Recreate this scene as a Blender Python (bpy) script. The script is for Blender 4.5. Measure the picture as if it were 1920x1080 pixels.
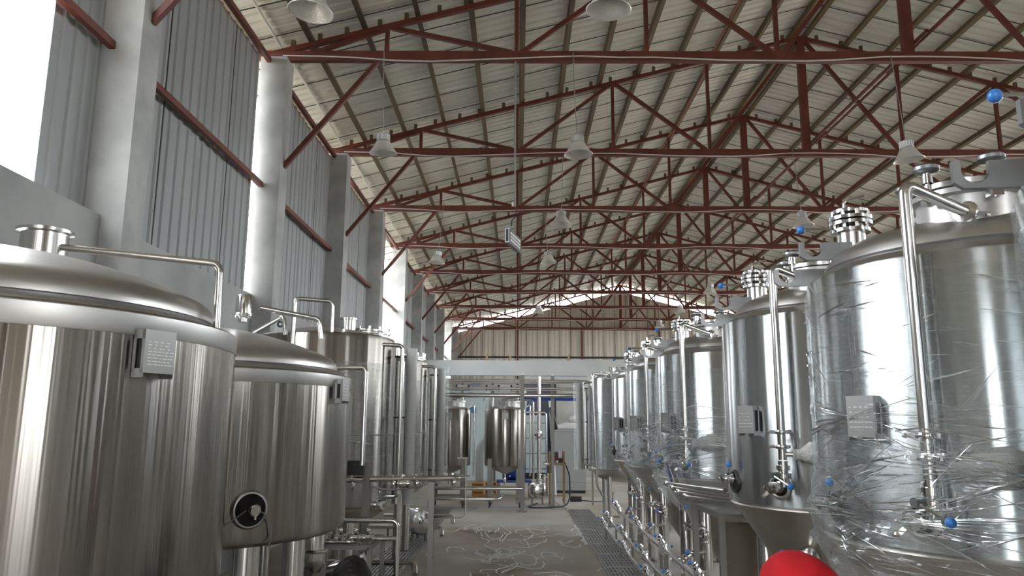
import bpy, math, random
from mathutils import Vector, Matrix, noise
random.seed(7)
PI = math.pi
sc = bpy.context.scene
for o in list(bpy.data.objects): bpy.data.objects.remove(o)
COL = sc.collection
# ------------------------------------------------------------------ camera
F, PITCH, YAW, ROLL, CAMH = 1426.47, 0.1792, -0.0090, 0.0056, 1.82
cam = bpy.data.objects.new('camera', bpy.data.cameras.new('camera')); COL.objects.link(cam)
cam.data.sensor_fit = 'HORIZONTAL'; cam.data.sensor_width = 36.0; cam.data.lens = 36.0 * F / 1920
cam.data.clip_end = 500; cam.data.clip_start = 0.05
cam.matrix_world = (Matrix.Translation((0, 0, CAMH)) @ Matrix.Rotation(-YAW, 4, 'Z') @
                    Matrix.Rotation(PI / 2 + PITCH, 4, 'X') @ Matrix.Rotation(ROLL, 4, 'Z'))
sc.camera = cam
# ------------------------------------------------------------------ world: flat overcast daylight
w = bpy.data.worlds.new('overcast'); sc.world = w; w.use_nodes = True
bg = w.node_tree.nodes['Background']; bg.inputs[0].default_value = (0.93, 0.97, 1.0, 1); bg.inputs[1].default_value = 4.0
sc.view_settings.view_transform = 'Standard'; sc.view_settings.look = 'None'
sc.view_settings.gamma = 1.0; sc.view_settings.use_curve_mapping = False
sc.view_settings.exposure = 1.42
cy = sc.cycles
cy.use_denoising = True; cy.max_bounces = 10; cy.diffuse_bounces = 6; cy.glossy_bounces = 5
cy.transparent_max_bounces = 12; cy.transmission_bounces = 4; cy.sample_clamp_indirect = 12; cy.caustics_reflective = False; cy.caustics_refractive = False

# ------------------------------------------------------------------ materials
def nd(nt, t, **k):
    n = nt.nodes.new(t)
    for a, v in k.items(): setattr(n, a, v)
    return n
def mat(name, c1, rough=.5, metal=0., c2=None, scale=4., stretch=(1, 1, 1), bump=0., bscale=None, bstretch=None,
        rvar=0., aniso=0., spec=.5, detail=4., contrast=(.35, .65), arot=0.):
    m = bpy.data.materials.new(name); m.use_nodes = True; nt = m.node_tree
    b = nt.nodes['Principled BSDF']
    b.inputs['Base Color'].default_value = (*c1, 1); b.inputs['Roughness'].default_value = rough
    b.inputs['Metallic'].default_value = metal; b.inputs['Specular IOR Level'].default_value = spec
    tc = nd(nt, 'ShaderNodeTexCoord')
    if c2 or rvar:
        mp = nd(nt, 'ShaderNodeMapping'); mp.inputs['Scale'].default_value = stretch
        nt.links.new(tc.outputs['Object'], mp.inputs[0])
        nz = nd(nt, 'ShaderNodeTexNoise'); nz.inputs['Scale'].default_value = scale; nz.inputs['Detail'].default_value = detail
        nt.links.new(mp.outputs[0], nz.inputs['Vector'])
        if c2:
            r = nd(nt, 'ShaderNodeValToRGB')
            r.color_ramp.elements[0].position = contrast[0]; r.color_ramp.elements[1].position = contrast[1]
            r.color_ramp.elements[0].color = (*c1, 1); r.color_ramp.elements[1].color = (*c2, 1)
            nt.links.new(nz.outputs['Fac'], r.inputs[0]); nt.links.new(r.outputs[0], b.inputs['Base Color'])
        if rvar:
            mr = nd(nt, 'ShaderNodeMapRange'); mr.inputs['From Min'].default_value = .3; mr.inputs['From Max'].default_value = .7
            mr.inputs['To Min'].default_value = rough - rvar; mr.inputs['To Max'].default_value = rough + rvar
            nt.links.new(nz.outputs['Fac'], mr.inputs[0]); nt.links.new(mr.outputs[0], b.inputs['Roughness'])
    if bump:
        mp2 = nd(nt, 'ShaderNodeMapping'); mp2.inputs['Scale'].default_value = bstretch or stretch
        nt.links.new(tc.outputs['Object'], mp2.inputs[0])
        n2 = nd(nt, 'ShaderNodeTexNoise'); n2.inputs['Scale'].default_value = bscale or scale; n2.inputs['Detail'].default_value = 3
        nt.links.new(mp2.outputs[0], n2.inputs['Vector'])
        bp = nd(nt, 'ShaderNodeBump'); bp.inputs['Strength'].default_value = bump; bp.inputs['Distance'].default_value = .02
        nt.links.new(n2.outputs['Fac'], bp.inputs['Height']); nt.links.new(bp.outputs[0], b.inputs['Normal'])
    if aniso:
        b.inputs['Anisotropic'].default_value = aniso; b.inputs['Anisotropic Rotation'].default_value = arot
        tg = nd(nt, 'ShaderNodeTangent', direction_type='RADIAL', axis='Z')
        nt.links.new(tg.outputs[0], b.inputs['Tangent'])
    return m
M = {}
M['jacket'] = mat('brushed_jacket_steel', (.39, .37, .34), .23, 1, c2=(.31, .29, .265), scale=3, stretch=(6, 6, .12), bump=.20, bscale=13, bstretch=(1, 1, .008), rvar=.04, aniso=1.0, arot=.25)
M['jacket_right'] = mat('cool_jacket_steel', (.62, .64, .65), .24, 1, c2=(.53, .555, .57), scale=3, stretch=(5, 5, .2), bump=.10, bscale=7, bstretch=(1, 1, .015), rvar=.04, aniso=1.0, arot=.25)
M['cone'] = mat('satin_cone_steel', (.56, .535, .49), .34, 1, c2=(.46, .43, .38), scale=3, rvar=.05)
M['dome'] = mat('satin_dome_steel', (.62, .61, .595), .36, 1, c2=(.54, .53, .515), scale=2.5, rvar=.05, bump=.05, bscale=3)
M['pipe'] = mat('polished_pipe_steel', (.64, .63, .61), .2, 1)
M['chrome'] = mat('bright_fitting_steel', (.78, .78, .78), .13, 1)
M['frame'] = mat('square_tube_steel', (.24, .23, .215), .45, .75)
M['plate'] = mat('bracket_plate_steel', (.34, .345, .35), .42, 1, c2=(.27, .275, .28), scale=6)
M['black'] = mat('black_rubber', (.012, .012, .013), .5)
M['dark'] = mat('dark_recess_metal', (.05, .05, .05), .4, .6)
M['blue_ball'] = mat('blue_knob_plastic', (.05, .25, .72), .28)
M['blue'] = mat('blue_painted_steel', (.02, .06, .32), .4)
M['blue_dark'] = mat('blue_tinted_door', (.008, .014, .035), .2)
M['nameplate'] = mat('etched_plate', (.46, .46, .45), .38, .85)
M['print'] = mat('etched_print', (.80, .80, .78), .4, .5)
M['concrete'] = mat('column_concrete', (.36, .365, .36), .85, c2=(.50, .505, .49), scale=2.2, bump=.15, bscale=14)
M['parapet'] = mat('parapet_render', (.33, .335, .33), .9, c2=(.44, .445, .435), scale=1.4, bump=.12, bscale=10)
M['cladding'] = mat('grey_cladding_paint', (.31, .325, .325), .42, c2=(.36, .375, .375), scale=1.2, stretch=(1, 1, .2))
M['gable'] = mat('cream_cladding', (.62, .58, .50), .5, c2=(.68, .64, .56), scale=1)  # same panel as the side cladding, in a paler, warmer colour
M['roof'] = mat('white_roof_sheet_paint', (.76, .76, .70), .36, c2=(.86, .855, .79), scale=.8, stretch=(.3, 1, 1))
M['purlin'] = mat('brown_purlin_primer', (.085, .065, .045), .55, c2=(.20, .145, .075), scale=1.5, stretch=(4, .35, 4))
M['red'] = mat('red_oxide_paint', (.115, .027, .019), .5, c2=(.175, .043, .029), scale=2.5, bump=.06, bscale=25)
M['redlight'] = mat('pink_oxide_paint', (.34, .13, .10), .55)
M['floor'] = mat('stained_concrete_floor', (.33, .275, .205), .6, c2=(.56, .54, .505), scale=.42, contrast=(.36, .60), detail=8, bump=.05, bscale=30, rvar=.12)
M['grate'] = mat('grate_steel', (.42, .42, .41), .4, .9)
M['ground'] = mat('bare_earth', (.22, .19, .15), .95, c2=(.30, .26, .21), scale=.6)
M['frontwall'] = mat('brown_reflected_sheeting', (.13, .10, .075), .7, c2=(.20, .15, .10), scale=1)  # brown picked to tint what the steel tanks reflect
M['racksheet'] = mat('shaded_rack_sheet', (.16, .135, .10), .45, .5)  # steel sheet darkened, its brown shade put into the colour
M['wallwhite'] = mat('pale_wall_paint', (.52, .54, .54), .7, c2=(.58, .60, .60), scale=1)
M['stainwall'] = mat('stained_plaster', (.42, .41, .38), .85, c2=(.60, .60, .57), scale=1.6)
M['panel'] = mat('wrapped_panel_film', (.60, .70, .72), .3, c2=(.68, .77, .78), scale=2)
M['panelprint'] = mat('blue_panel_print', (.06, .26, .52), .5)
M['reflector'] = mat('faceted_aluminium', (.80, .79, .75), .3, .35, bump=.35, bscale=60)
M['white'] = mat('white_plastic', (.75, .75, .74), .4)
M['cord'] = mat('grey_cord', (.30, .31, .31), .5)
M['lamphouse'] = mat('cast_lamp_housing', (.55, .56, .56), .4, .6)
M['cabinet'] = mat('grey_cabinet_paint', (.40, .42, .42), .45)
M['bag'] = mat('bubble_wrap', (.62, .63, .60), .22, c2=(.72, .73, .70), scale=18, bump=.5, bscale=70)
M['cap'] = mat('red_felt_cap', (.60, .006, .014), .85, c2=(.45, .004, .010), scale=9)
M['hair'] = mat('black_hair', (.006, .006, .006), .55, bump=.4, bscale=60)
M['skin'] = mat('skin', (.48, .27, .18), .5)
M['shirt'] = mat('dark_cotton', (.03, .035, .05), .9)
M['trouser'] = mat('grey_trouser_cloth', (.06, .06, .065), .9)
M['wood'] = mat('raw_wood', (.36, .25, .14), .7, c2=(.46, .33, .19), scale=3, stretch=(1, 8, 1))
M['orange'] = mat('orange_crate_plastic', (.62, .25, .03), .5)
M['strap'] = mat('white_strapping', (.80, .80, .78), .35)
M['tarp'] = mat('white_dust_sheet', (.66, .66, .64), .7, bump=.3, bscale=8)
M['brown'] = mat('tan_motor_paint', (.36, .26, .15), .6)
def film_material():
    m = bpy.data.materials.new('clear_stretch_film'); m.use_nodes = True; nt = m.node_tree; nt.nodes.clear()
    out = nd(nt, 'ShaderNodeOutputMaterial'); tr = nd(nt, 'ShaderNodeBsdfTransparent'); gl = nd(nt, 'ShaderNodeBsdfGlossy'); df = nd(nt, 'ShaderNodeBsdfDiffuse')
    tr.inputs[0].default_value = (.97, .98, .98, 1); gl.inputs[0].default_value = (.95, .97, 1, 1); gl.inputs['Roughness'].default_value = .05
    df.inputs[0].default_value = (.82, .85, .86, 1)
    tc = nd(nt, 'ShaderNodeTexCoord'); mp = nd(nt, 'ShaderNodeMapping'); mp.inputs['Scale'].default_value = (2.2, 2.2, 26)
    nt.links.new(tc.outputs['Object'], mp.inputs[0])
    nz = nd(nt, 'ShaderNodeTexNoise'); nz.inputs['Scale'].default_value = 2.6; nz.inputs['Detail'].default_value = 6; nz.inputs['Distortion'].default_value = .8
    nt.links.new(mp.outputs[0], nz.inputs['Vector'])
    bp = nd(nt, 'ShaderNodeBump'); bp.inputs['Strength'].default_value = .9; bp.inputs['Distance'].default_value = .05
    nt.links.new(nz.outputs['Fac'], bp.inputs['Height']); nt.links.new(bp.outputs[0], gl.inputs['Normal'])
    fr = nd(nt, 'ShaderNodeLayerWeight'); fr.inputs['Blend'].default_value = .25
    mr = nd(nt, 'ShaderNodeMapRange'); mr.inputs['To Min'].default_value = .10; mr.inputs['To Max'].default_value = .5
    nt.links.new(fr.outputs['Facing'], mr.inputs[0])
    mx = nd(nt, 'ShaderNodeMixShader'); nt.links.new(mr.outputs[0], mx.inputs[0]); nt.links.new(tr.outputs[0], mx.inputs[1]); nt.links.new(gl.outputs[0], mx.inputs[2])
    r2 = nd(nt, 'ShaderNodeMapRange'); r2.inputs['From Min'].default_value = .60; r2.inputs['From Max'].default_value = .78; r2.inputs['To Max'].default_value = .22  # pale diffuse streaks paint highlights of the wrinkles into the film
    nt.links.new(nz.outputs['Fac'], r2.inputs[0])
    m2 = nd(nt, 'ShaderNodeMixShader'); nt.links.new(r2.outputs[0], m2.inputs[0]); nt.links.new(mx.outputs[0], m2.inputs[1]); nt.links.new(df.outputs[0], m2.inputs[2])
    nt.links.new(m2.outputs[0], out.inputs[0]); return m
M['film'] = film_material()
def fold_material():
    m = bpy.data.materials.new('fold_glint_metal'); m.use_nodes = True; nt = m.node_tree; b = nt.nodes['Principled BSDF']
    b.inputs['Base Color'].default_value = (.92, .95, .97, 1); b.inputs['Roughness'].default_value = .10; b.inputs['Metallic'].default_value = 1.0  # metallic so the strands flash like highlights on the film
    return m
M['fold'] = fold_material()

# ------------------------------------------------------------------ mesh helpers
def frame_of(d):
    d = Vector(d).normalized(); up = Vector((0, 0, 1)) if abs(d.z) < .95 else Vector((1, 0, 0))
    s = d.cross(up).normalized(); return s, s.cross(d).normalized(), d
class MB:
    def __init__(s): s.v = []; s.f = []; s.sm = []
    def add(s, v, f, sm=False, mtx=None):
        n = len(s.v)
        s.v += [tuple(mtx @ Vector(p)) if mtx else tuple(p) for p in v]
        s.f += [tuple(i + n for i in q) for q in f]; s.sm += [sm] * len(f); return s
    def box(s, c, size, mtx=None):
        x, y, z = c; a, b, d = size[0] / 2, size[1] / 2, size[2] / 2
        v = [(x + i * a, y + j * b, z + k * d) for k in (-1, 1) for j in (-1, 1) for i in (-1, 1)]
        return s.add(v, [(0, 2, 3, 1), (4, 5, 7, 6), (0, 1, 5, 4), (2, 6, 7, 3), (0, 4, 6, 2), (1, 3, 7, 5)], False, mtx)
    def bar(s, p, q, wd, ht=None, up=(0, 0, 1)):
        p, q = Vector(p), Vector(q); d = (q - p).normalized(); u = Vector(up)
        if abs(d.dot(u)) > .98: u = Vector((0, 1, 0))
        a = d.cross(u).normalized(); b = a.cross(d).normalized(); ht = ht or wd
        v = [e + a * (i * wd / 2) + b * (j * ht / 2) for e in (p, q) for i, j in ((-1, -1), (1, -1), (1, 1), (-1, 1))]
        return s.add(v, [(0, 1, 2, 3), (7, 6, 5, 4), (0, 4, 5, 1), (1, 5, 6, 2), (2, 6, 7, 3), (3, 7, 4, 0)])
    def lathe(s, prof, n=32, c=(0, 0, 0), axis=(0, 0, 1), smooth=True, a0=0., a1=2 * PI, mtx=None):
        sx, sy, d = frame_of(axis); c = Vector(c); full = abs(a1 - a0 - 2 * PI) < 1e-6
        m = n if full else n + 1; base = len(s.v); v = []
        for r, z in prof:
            for i in range(m):
                a = a0 + (a1 - a0) * i / n
                v.append(c + sx * (r * math.cos(a)) + sy * (r * math.sin(a)) + d * z)
        f = []
        for k in range(len(prof) - 1):
            for i in range(n):
                j = (i + 1) % m if full else i + 1
                f.append((k * m + i, k * m + j, (k + 1) * m + j, (k + 1) * m + i))
        if full:
            if prof[0][0] > 1e-4: f.append(tuple(range(m - 1, -1, -1)))
            if prof[-1][0] > 1e-4: f.append(tuple((len(prof) - 1) * m + i for i in range(m)))
        return s.add(v, f, smooth, mtx)
    def cyl(s, p, q, r, n=16, r2=None):
        p, q = Vector(p), Vector(q); return s.lathe([(r, 0), (r2 if r2 else r, (q - p).length)], n, p, q - p)
    def tube(s, pts, r, n=10, fillet=0., seg=5, closed=False):
        pts = [Vector(p) for p in pts]
        if fillet:
            o = [pts[0]]
            for i in range(1, len(pts) - 1):
                a, b, c = pts[i - 1], pts[i], pts[i + 1]; l = min(fillet, (a - b).length * .45, (c - b).length * .45)
                p, q = b + (a - b).normalized() * l, b + (c - b).normalized() * l
                o += [(p * (1 - t) ** 2 + b * (2 * t * (1 - t)) + q * t * t) for t in [k / seg for k in range(seg + 1)]]
            pts = o + [pts[-1]]
        t0 = (pts[1] - pts[0]).normalized(); nx = frame_of(t0)[0]; v = []; N = len(pts)
        for i, p in enumerate(pts):
            t = (pts[min(i + 1, N - 1)] - pts[max(i - 1, 0)])
            if t.length < 1e-9: t = t0
            t.normalize(); nx = (nx - t * nx.dot(t)); nx = nx.normalized() if nx.length > 1e-6 else frame_of(t)[0]
            ny = t.cross(nx); rr = r(i / (N - 1)) if callable(r) else r
            v += [p + nx * (rr * math.cos(2 * PI * k / n)) + ny * (rr * math.sin(2 * PI * k / n)) for k in range(n)]
        f = [(i * n + k, i * n + (k + 1) % n, (i + 1) * n + (k + 1) % n, (i + 1) * n + k) for i in range(N - 1) for k in range(n)]
        f += [tuple(range(n - 1, -1, -1)), tuple((N - 1) * n + k for k in range(n))]
        return s.add(v, f, True)
    def ball(s, c, r, n=14, sq=(1, 1, 1), mtx=None):
        v = []; f = []; m = n // 2 + 1
        for i in range(m):
            a = PI * i / (m - 1)
            for k in range(n):
                b = 2 * PI * k / n
                v.append((c[0] + r * sq[0] * math.sin(a) * math.cos(b), c[1] + r * sq[1] * math.sin(a) * math.sin(b), c[2] + r * sq[2] * math.cos(a)))
        f = [(i * n + k, (i + 1) * n + k, (i + 1) * n + (k + 1) % n, i * n + (k + 1) % n) for i in range(m - 1) for k in range(n)]
        return s.add(v, f, True, mtx)
    def prism(s, poly, p0, ax, ay, az, th):
        p0, ax, ay, az = Vector(p0), Vector(ax), Vector(ay), Vector(az); n = len(poly)
        v = [p0 + ax * a + ay * b + az * (k * th) for k in (-.5, .5) for a, b in poly]
        f = [tuple(range(n - 1, -1, -1)), tuple(range(n, 2 * n))] + [(i, (i + 1) % n, n + (i + 1) % n, n + i) for i in range(n)]
        return s.add(v, f)
    def torus(s, c, R, r, axis=(0, 0, 1), n=24, m=8):
        sx, sy, d = frame_of(axis); c = Vector(c); v = []
        for i in range(n):
            a = 2 * PI * i / n; e = sx * math.cos(a) + sy * math.sin(a)
            for k in range(m):
                b = 2 * PI * k / m; v.append(c + e * (R + r * math.cos(b)) + d * (r * math.sin(b)))
        return s.add(v, [(i * m + k, ((i + 1) % n) * m + k, ((i + 1) % n) * m + (k + 1) % m, i * m + (k + 1) % m) for i in range(n) for k in range(m)], True)
    def mesh(s, name, material):
        me = bpy.data.meshes.new(name); me.from_pydata(s.v, [], s.f); me.polygons.foreach_set('use_smooth', s.sm)
        me.update(); me.materials.append(M[material] if isinstance(material, str) else material)
        try: me.set_sharp_from_angle(angle=math.radians(38))
        except Exception: pass
        return me
    def build(s, name, material, parent=None):
        o = bpy.data.objects.new(name, s.mesh(name, material)); COL.objects.link(o)
        if parent: o.parent = parent
        return o
def inst(name, me, parent=None, loc=(0, 0, 0), rz=0):
    o = bpy.data.objects.new(name, me); COL.objects.link(o); o.location = loc; o.rotation_euler[2] = rz
    if parent: o.parent = parent
    return o
def empty(name, loc=(0, 0, 0), rz=0.):
    o = bpy.data.objects.new(name, None); COL.objects.link(o); o.location = loc; o.rotation_euler = (0, 0, rz); o.empty_display_size = .1
    return o
def tag(o, label, cat, group=None):
    o['label'] = label; o['category'] = cat
    if group: o['group'] = group
    return o
def struct(o, label=None):
    o['kind'] = 'structure'
    if label: o['label'] = label
    return o
def copy_tree(o, parent=None):
    c = o.copy(); COL.objects.link(c); c.parent = parent
    for ch in o.children: copy_tree(ch, c)
    return c
def text_mesh(body, size, material, parent, loc, rot, name='lettering', align='CENTER', bold=0.):
    cu = bpy.data.curves.new(name, 'FONT'); cu.body = body; cu.size = size; cu.align_x = align; cu.align_y = 'CENTER'; cu.extrude = .0008; cu.offset = bold
    t = bpy.data.objects.new(name, cu); COL.objects.link(t)
    dg = bpy.context.evaluated_depsgraph_get(); me = bpy.data.meshes.new_from_object(t.evaluated_get(dg))
    bpy.data.objects.remove(t); me.materials.clear(); me.materials.append(M[material])
    o = bpy.data.objects.new(name, me); COL.objects.link(o); o.location = loc; o.rotation_euler = rot
    if parent: o.parent = parent
    return o

# ================================================================== THE HALL
XR, PN, ZC, ZR, Y1, BAY = 5.72, 1.922, 7.18, 9.66, 10.454, 4.0
XL = XR - 5 * PN            # left truss end, about -3.89
XRR = 2 * XR - XL
SL = (ZR - 7.66) / (4 * PN)
def ztop(x): return ZR - SL * abs(x - XR)
def yk(k): return Y1 + BAY * k
YB, YF = yk(8) + .15, -9.5
# floor and outside ground
fl = MB().box(((XL + XRR) / 2, (YB + YF) / 2, -.06), (XRR - XL + .6, YB - YF + .4, .12)).build('floor', 'floor'); struct(fl, 'stained grey concrete floor')
gr = MB().box((5, 15, -.35), (240, 240, .3)).build('ground', 'ground'); struct(gr, 'bare earth outside the hall')

# roof: ribbed sheets, purlins, ties
ceiling = struct(empty('ceiling', (XR, 0, ZR)), 'pitched roof of white ribbed sheets on brown purlins')
def ribs(width, n, dz, top=.35):
    # profile (u along width, h) of a trapezoid-ribbed sheet
    p = []; st = width / n
    for i in range(n):
        a = i * st
        p += [(a, 0), (a + st * .62, 0), (a + st * .70, dz), (a + st * .92, dz)]
    p.append((width, 0)); return p
SHW = .80
def roof_sheet(side):
    m = MB(); pr = ribs(SHW + .03, 4, .035); L = (XR - XL + .55); v = []; f = []
    for (u, hh) in pr:
        for t in (0.03, L):
            v.append((side * t, u, -SL * t + .20 + hh))
    n = len(pr); f = [(2 * i, 2 * i + 1, 2 * i + 3, 2 * i + 2) for i in range(n - 1)]
    v2 = [(a, b, c + .012) for a, b, c in v]
    m.add(v, f); m.add(v2, [q[::-1] for q in f])
    # close the two long edges
    k = len(v); m.f += [(0, 1, k + 1, k), (2 * n - 2, 2 * n - 1, k + 2 * n - 1, k + 2 * n - 2)]; m.sm += [False, False]
    return m.mesh('roof_sheet', 'roof')
rs = {s: roof_sheet(s) for s in (-1, 1)}
ns = int((YB - YF) / SHW) + 1
for s in (-1, 1):
    for i in range(ns):
        inst('roof_sheet', rs[s], ceiling, (0, YF - .2 + i * SHW, (i % 2) * .014))
sm2 = {s: MB().bar((s * .05, 0, -SL * .05), (s * (XR - XL + .5), 0, -SL * (XR - XL + .5)), .014, .008).mesh('lap_shadow', 'dark') for s in (-1, 1)}  # dark bars stand in for the shadow at each roof sheet lap
for s in (-1, 1):
    for i in range(1, ns): inst('lap_shadow', sm2[s], ceiling, (0, YF - .2 + i * SHW + .01, .192))
pl = MB().box((0, (YB + YF) / 2, 0), (.075, YB - YF, .11)).mesh('purlin', 'purlin')
SP = .788
for s in (-1, 1):
    for j in range(13):
        t = .16 + j * SP if j else .14
        o = inst('purlin', pl, ceiling, (s * t, 0, -SL * t + .115)); o.rotation_euler[1] = s * math.atan(SL)
MB().prism([(-.32, -.06), (0, .03), (.32, -.06), (.32, -.04), (0, .05), (-.32, -.04)], (0, (YB + YF) / 2, .24), (1, 0, 0), (0, 0, 1), (0, 1, 0), YB - YF).build('ridge_cap', 'roof', ceiling)
MB().tube([(XL - XR + .32, y, ztop(XL + .32) - ZR + .16 + .02 * math.sin(y * 1.7)) for y in [YF + i * .8 for i in range(int((YB - YF) / .8) + 1)]], .022, 8).build('eave_cable_pipe', 'white', ceiling)
tie = MB().tube([(0, 0, 0), (0, BAY + .75, 0)], .03, 8)
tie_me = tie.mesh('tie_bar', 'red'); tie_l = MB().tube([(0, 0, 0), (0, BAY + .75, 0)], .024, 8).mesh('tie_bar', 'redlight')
for k in range(-2, 8):
    inst('tie_bar', tie_me, ceiling, (.09 + .06 * (k % 2), yk(k) - .38, ZC - ZR + .22))
    for s in (-1, 1):
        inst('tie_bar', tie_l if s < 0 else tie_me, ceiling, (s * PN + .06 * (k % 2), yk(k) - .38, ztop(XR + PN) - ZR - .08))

# trusses
def make_truss():
    T = empty('roof_truss', (XR, 0, ZC))
    def b(name, p, q, wd, ht=None, mt='red'):
        return MB().bar((p[0] - XR, 0, p[1] - ZC), (q[0] - XR, 0, q[1] - ZC), wd, ht, up=(0, 0, 1)).build(name, mt, T)
    b('bottom_chord', (XL + .06, ZC), (XRR - .06, ZC), .10, .15)
    for s in (-1, 1):
        b('top_chord', (XR + s * (XR - XL) * 1.0, ztop(XL) + .0), (XR, ZR), .075, .075)
        X = lambda n: XR + s * (5 - n) * PN
        b('post', (X(.42), ZC), (X(.42), ztop(X(.42))), .05)
        for n in (1, 2, 3, 4): b('post', (X(n), ZC), (X(n), ztop(X(n))), .06)
        Tn = lambda n: (X(n), ztop(X(n)) - .03); Bn = lambda n: (X(n), ZC + .07)
        b('diagonal', Bn(.45), Tn(.98), .055, .06)
        b('diagonal', Tn(1.03), Bn(1.96), .06, .065); b('diagonal', Bn(2.04), Tn(2.97), .06, .065)
        b('diagonal', Tn(3.03), Bn(3.96), .06, .07); b('diagonal', Bn(4.04), Tn(4.96), .06, .07)
        b('knee_brace', (XR + s * (XR + 3.40), 5.47), (XR + s * (XR + 2.10), 7.10), .065)
        cm = MB().box((0, 0, .05), (.06, .05, .13)).mesh('cleat', 'purlin')
        j = .35
        while j < XR - XL:
            inst('cleat', cm, T, (s * j, 0, ztop(XR + j) - ZC + .03)); j += SP / 2 if int(j * 10) % 3 else SP * .62
    b('king_post', (XR, ZC), (XR, ZR), .15, .10)
    MB().tube([(x - XR, -.062, -.045 + .035 * math.sin(x * 1.35) - (.02 if int(x + 20) % 3 == 0 else 0)) for x in [XL + .4 + i * .55 for i in range(27)]], .011, 6).build('cable', 'white', T)
    return T
ordw = ['first', 'second', 'third', 'fourth', 'fifth', 'sixth', 'seventh', 'eighth']
tr0 = make_truss()
for k in range(-1, 9):
    t = tr0 if k == -1 else copy_tree(tr0); t.location.y = yk(k) - (.12 if k == 8 else 0)
    lab = ('red steel truss nearest the camera, above the frame, its knee brace at top left' if k == -1 else
           'red steel truss set against the far cream gable wall' if k == 8 else
           '%s red steel roof truss counted from the camera, chord crossing the picture' % ordw[k])
    tag(t, lab, 'roof truss', 'red steel roof trusses')

# left wall
def sheet_mesh(width, height, n, mt, dz=.02):
    m = MB(); pr = ribs(width + .02, n, dz); v = []
    for (u, hh) in pr:
        for z in (0, height): v.append((hh, u, z))
    nn = len(pr); f = [(2 * i, 2 * i + 1, 2 * i + 3, 2 * i + 2) for i in range(nn - 1)]
    k = len(v); m.add(v, f); m.add([(a - .01, b, c) for a, b, c in v], [q[::-1] for q in f])
    m.f += [(0, 1, k + 1, k), (2 * nn - 2, 2 * nn - 1, k + 2 * nn - 1, k + 2 * nn - 2)]; m.sm += [False, False]
    return m.mesh('cladding_sheet', mt)
WX = -3.76; ZP = 3.58; ZE = 7.02
def wall_side(name, label, mirror, openings):
    W = struct(empty(name, (WX if not mirror else 2 * XR - WX, 0, 0)), label); s = -1 if mirror else 1
    colm = MB()
    colm.box((.18 * s, 0, (ZC - .08) / 2), (.38, .34, ZC - .08))
    cme = colm.mesh('column', 'concrete')
    gm = MB().box((.115 * s, BAY / 2, 0), (.06, BAY - .34, .07)).mesh('girt', 'red')
    pm = MB().box((-.02 * s, BAY / 2, ZP / 2), (.22, BAY, ZP)).mesh('parapet', 'parapet')
    cache = {}; lap_shade = MB().box((0, 0, (ZE - ZP) / 2), (.008, .024, ZE - ZP)).mesh('lap_shadow', 'dark')  # dark strip put in for the shadow along each cladding lap
    for k in range(-4, 8):
        y0 = yk(k)
        inst('column', cme, W, (0, y0, 0))
        if y0 + BAY > YF:
            inst('parapet', pm, W, (.08 * s if k == -2 and not mirror else 0, y0, 0))
            inst('girt', gm, W, (0, y0, 5.15)); inst('girt', gm, W, (0, y0, ZE + .02))
            a = y0 + .17; end = y0 + BAY - .17
            for (p, q) in openings(k):          # cladded stretches, fractions of the bay
                u, e = a + (end - a) * p, a + (end - a) * q
                n = max(1, round((e - u) / .92)); wd = (e - u) / n
                for i in range(n):
                    key = round(wd, 3)
                    if key not in cache: cache[key] = sheet_mesh(wd, ZE - ZP + .05, 4, 'cladding')
                    inst('cladding_sheet', cache[key], W, (.012 * (i % 2), u + i * wd, ZP - .02))
                    if i and not mirror: inst('lap_shadow', lap_shade, W, (.020, u + i * wd + .008, ZP))
    inst('column', cme, W, (0, yk(8), 0))
    return W
def open_left(k):
    return {-4: [(0, .9)], -3: [(0, .94)], -2: [(.82, 1)], -1: [(0, .955)], 0: [(0, 1)], 1: [(.42, 1)], 2: [(0, .55)], 3: [(0, 1)], 4: [(0, 1)], 5: [(0, 1)], 6: [(0, .2)], 7: [(0, 1)]}[k]  # unseen bays behind the camera closed to darken the kettle's reflections
wall_side('wall_left', 'grey ribbed cladding over a concrete parapet between concrete columns', False, open_left)
wall_side('wall_right', 'unseen right side wall, open bays added to let in daylight', True, lambda k: [(0, .3), (.34, .62), (.66, 1)] if k <= -2 else [(0, .08)] if k % 2 else [])  # openings placed to light the hall, near bays narrowed to darken kettle reflections

# back gable wall
wb = struct(empty('wall_back', (0, YB, 0)), 'cream ribbed gable wall with red posts')
gw = .62; x = XL; i = 0
while x < XRR - .01:
    h1 = ztop(x + gw / 2) - .28
    m = MB(); pr = ribs(gw + .012, 3, .012); v = []; yo = -.014 * (i % 2); i += 1
    for (u, hh) in pr:
        for z in (2.6, ztop(x + u) - .30): v.append((x + u, yo - hh, z))
    nn = len(pr); f = [(2 * j, 2 * j + 2, 2 * j + 3, 2 * j + 1) for j in range(nn - 1)]; n0 = len(v)
    m.add(v, f); m.add([(a, b + .012, c) for a, b, c in v], [q[::-1] for q in f])
    m.build('cladding_sheet', 'gable', wb); MB().box((x, -.03, (2.6 + ztop(x) - .32) / 2), (.02, .012, ztop(x) - .32 - 2.6)).build('lap_shadow', 'dark', wb).location.z = 1.3; x += gw  # thin dark strip imitates lap shadow on the gable
MB().box(((XL + XRR) / 2, .1, 1.3), (XRR - XL, .25, 2.6)).build('base_wall', 'stainwall', wb)
MB().box(((XL + XRR) / 2, -.02, 5.60), (XRR - XL, .06, .10)).build('girt', 'dark', wb)
for px_ in (-.05, 3.55, 7.9, 11.4): MB().bar((px_, -.10, 2.6), (px_, -.10, ZC), .09).build('post', 'red', wb)
MB().box((4.6, -.35, 2.72), (8.5, .5, 5.44)).build('ledge_wall', 'wallwhite', wb)
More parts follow.
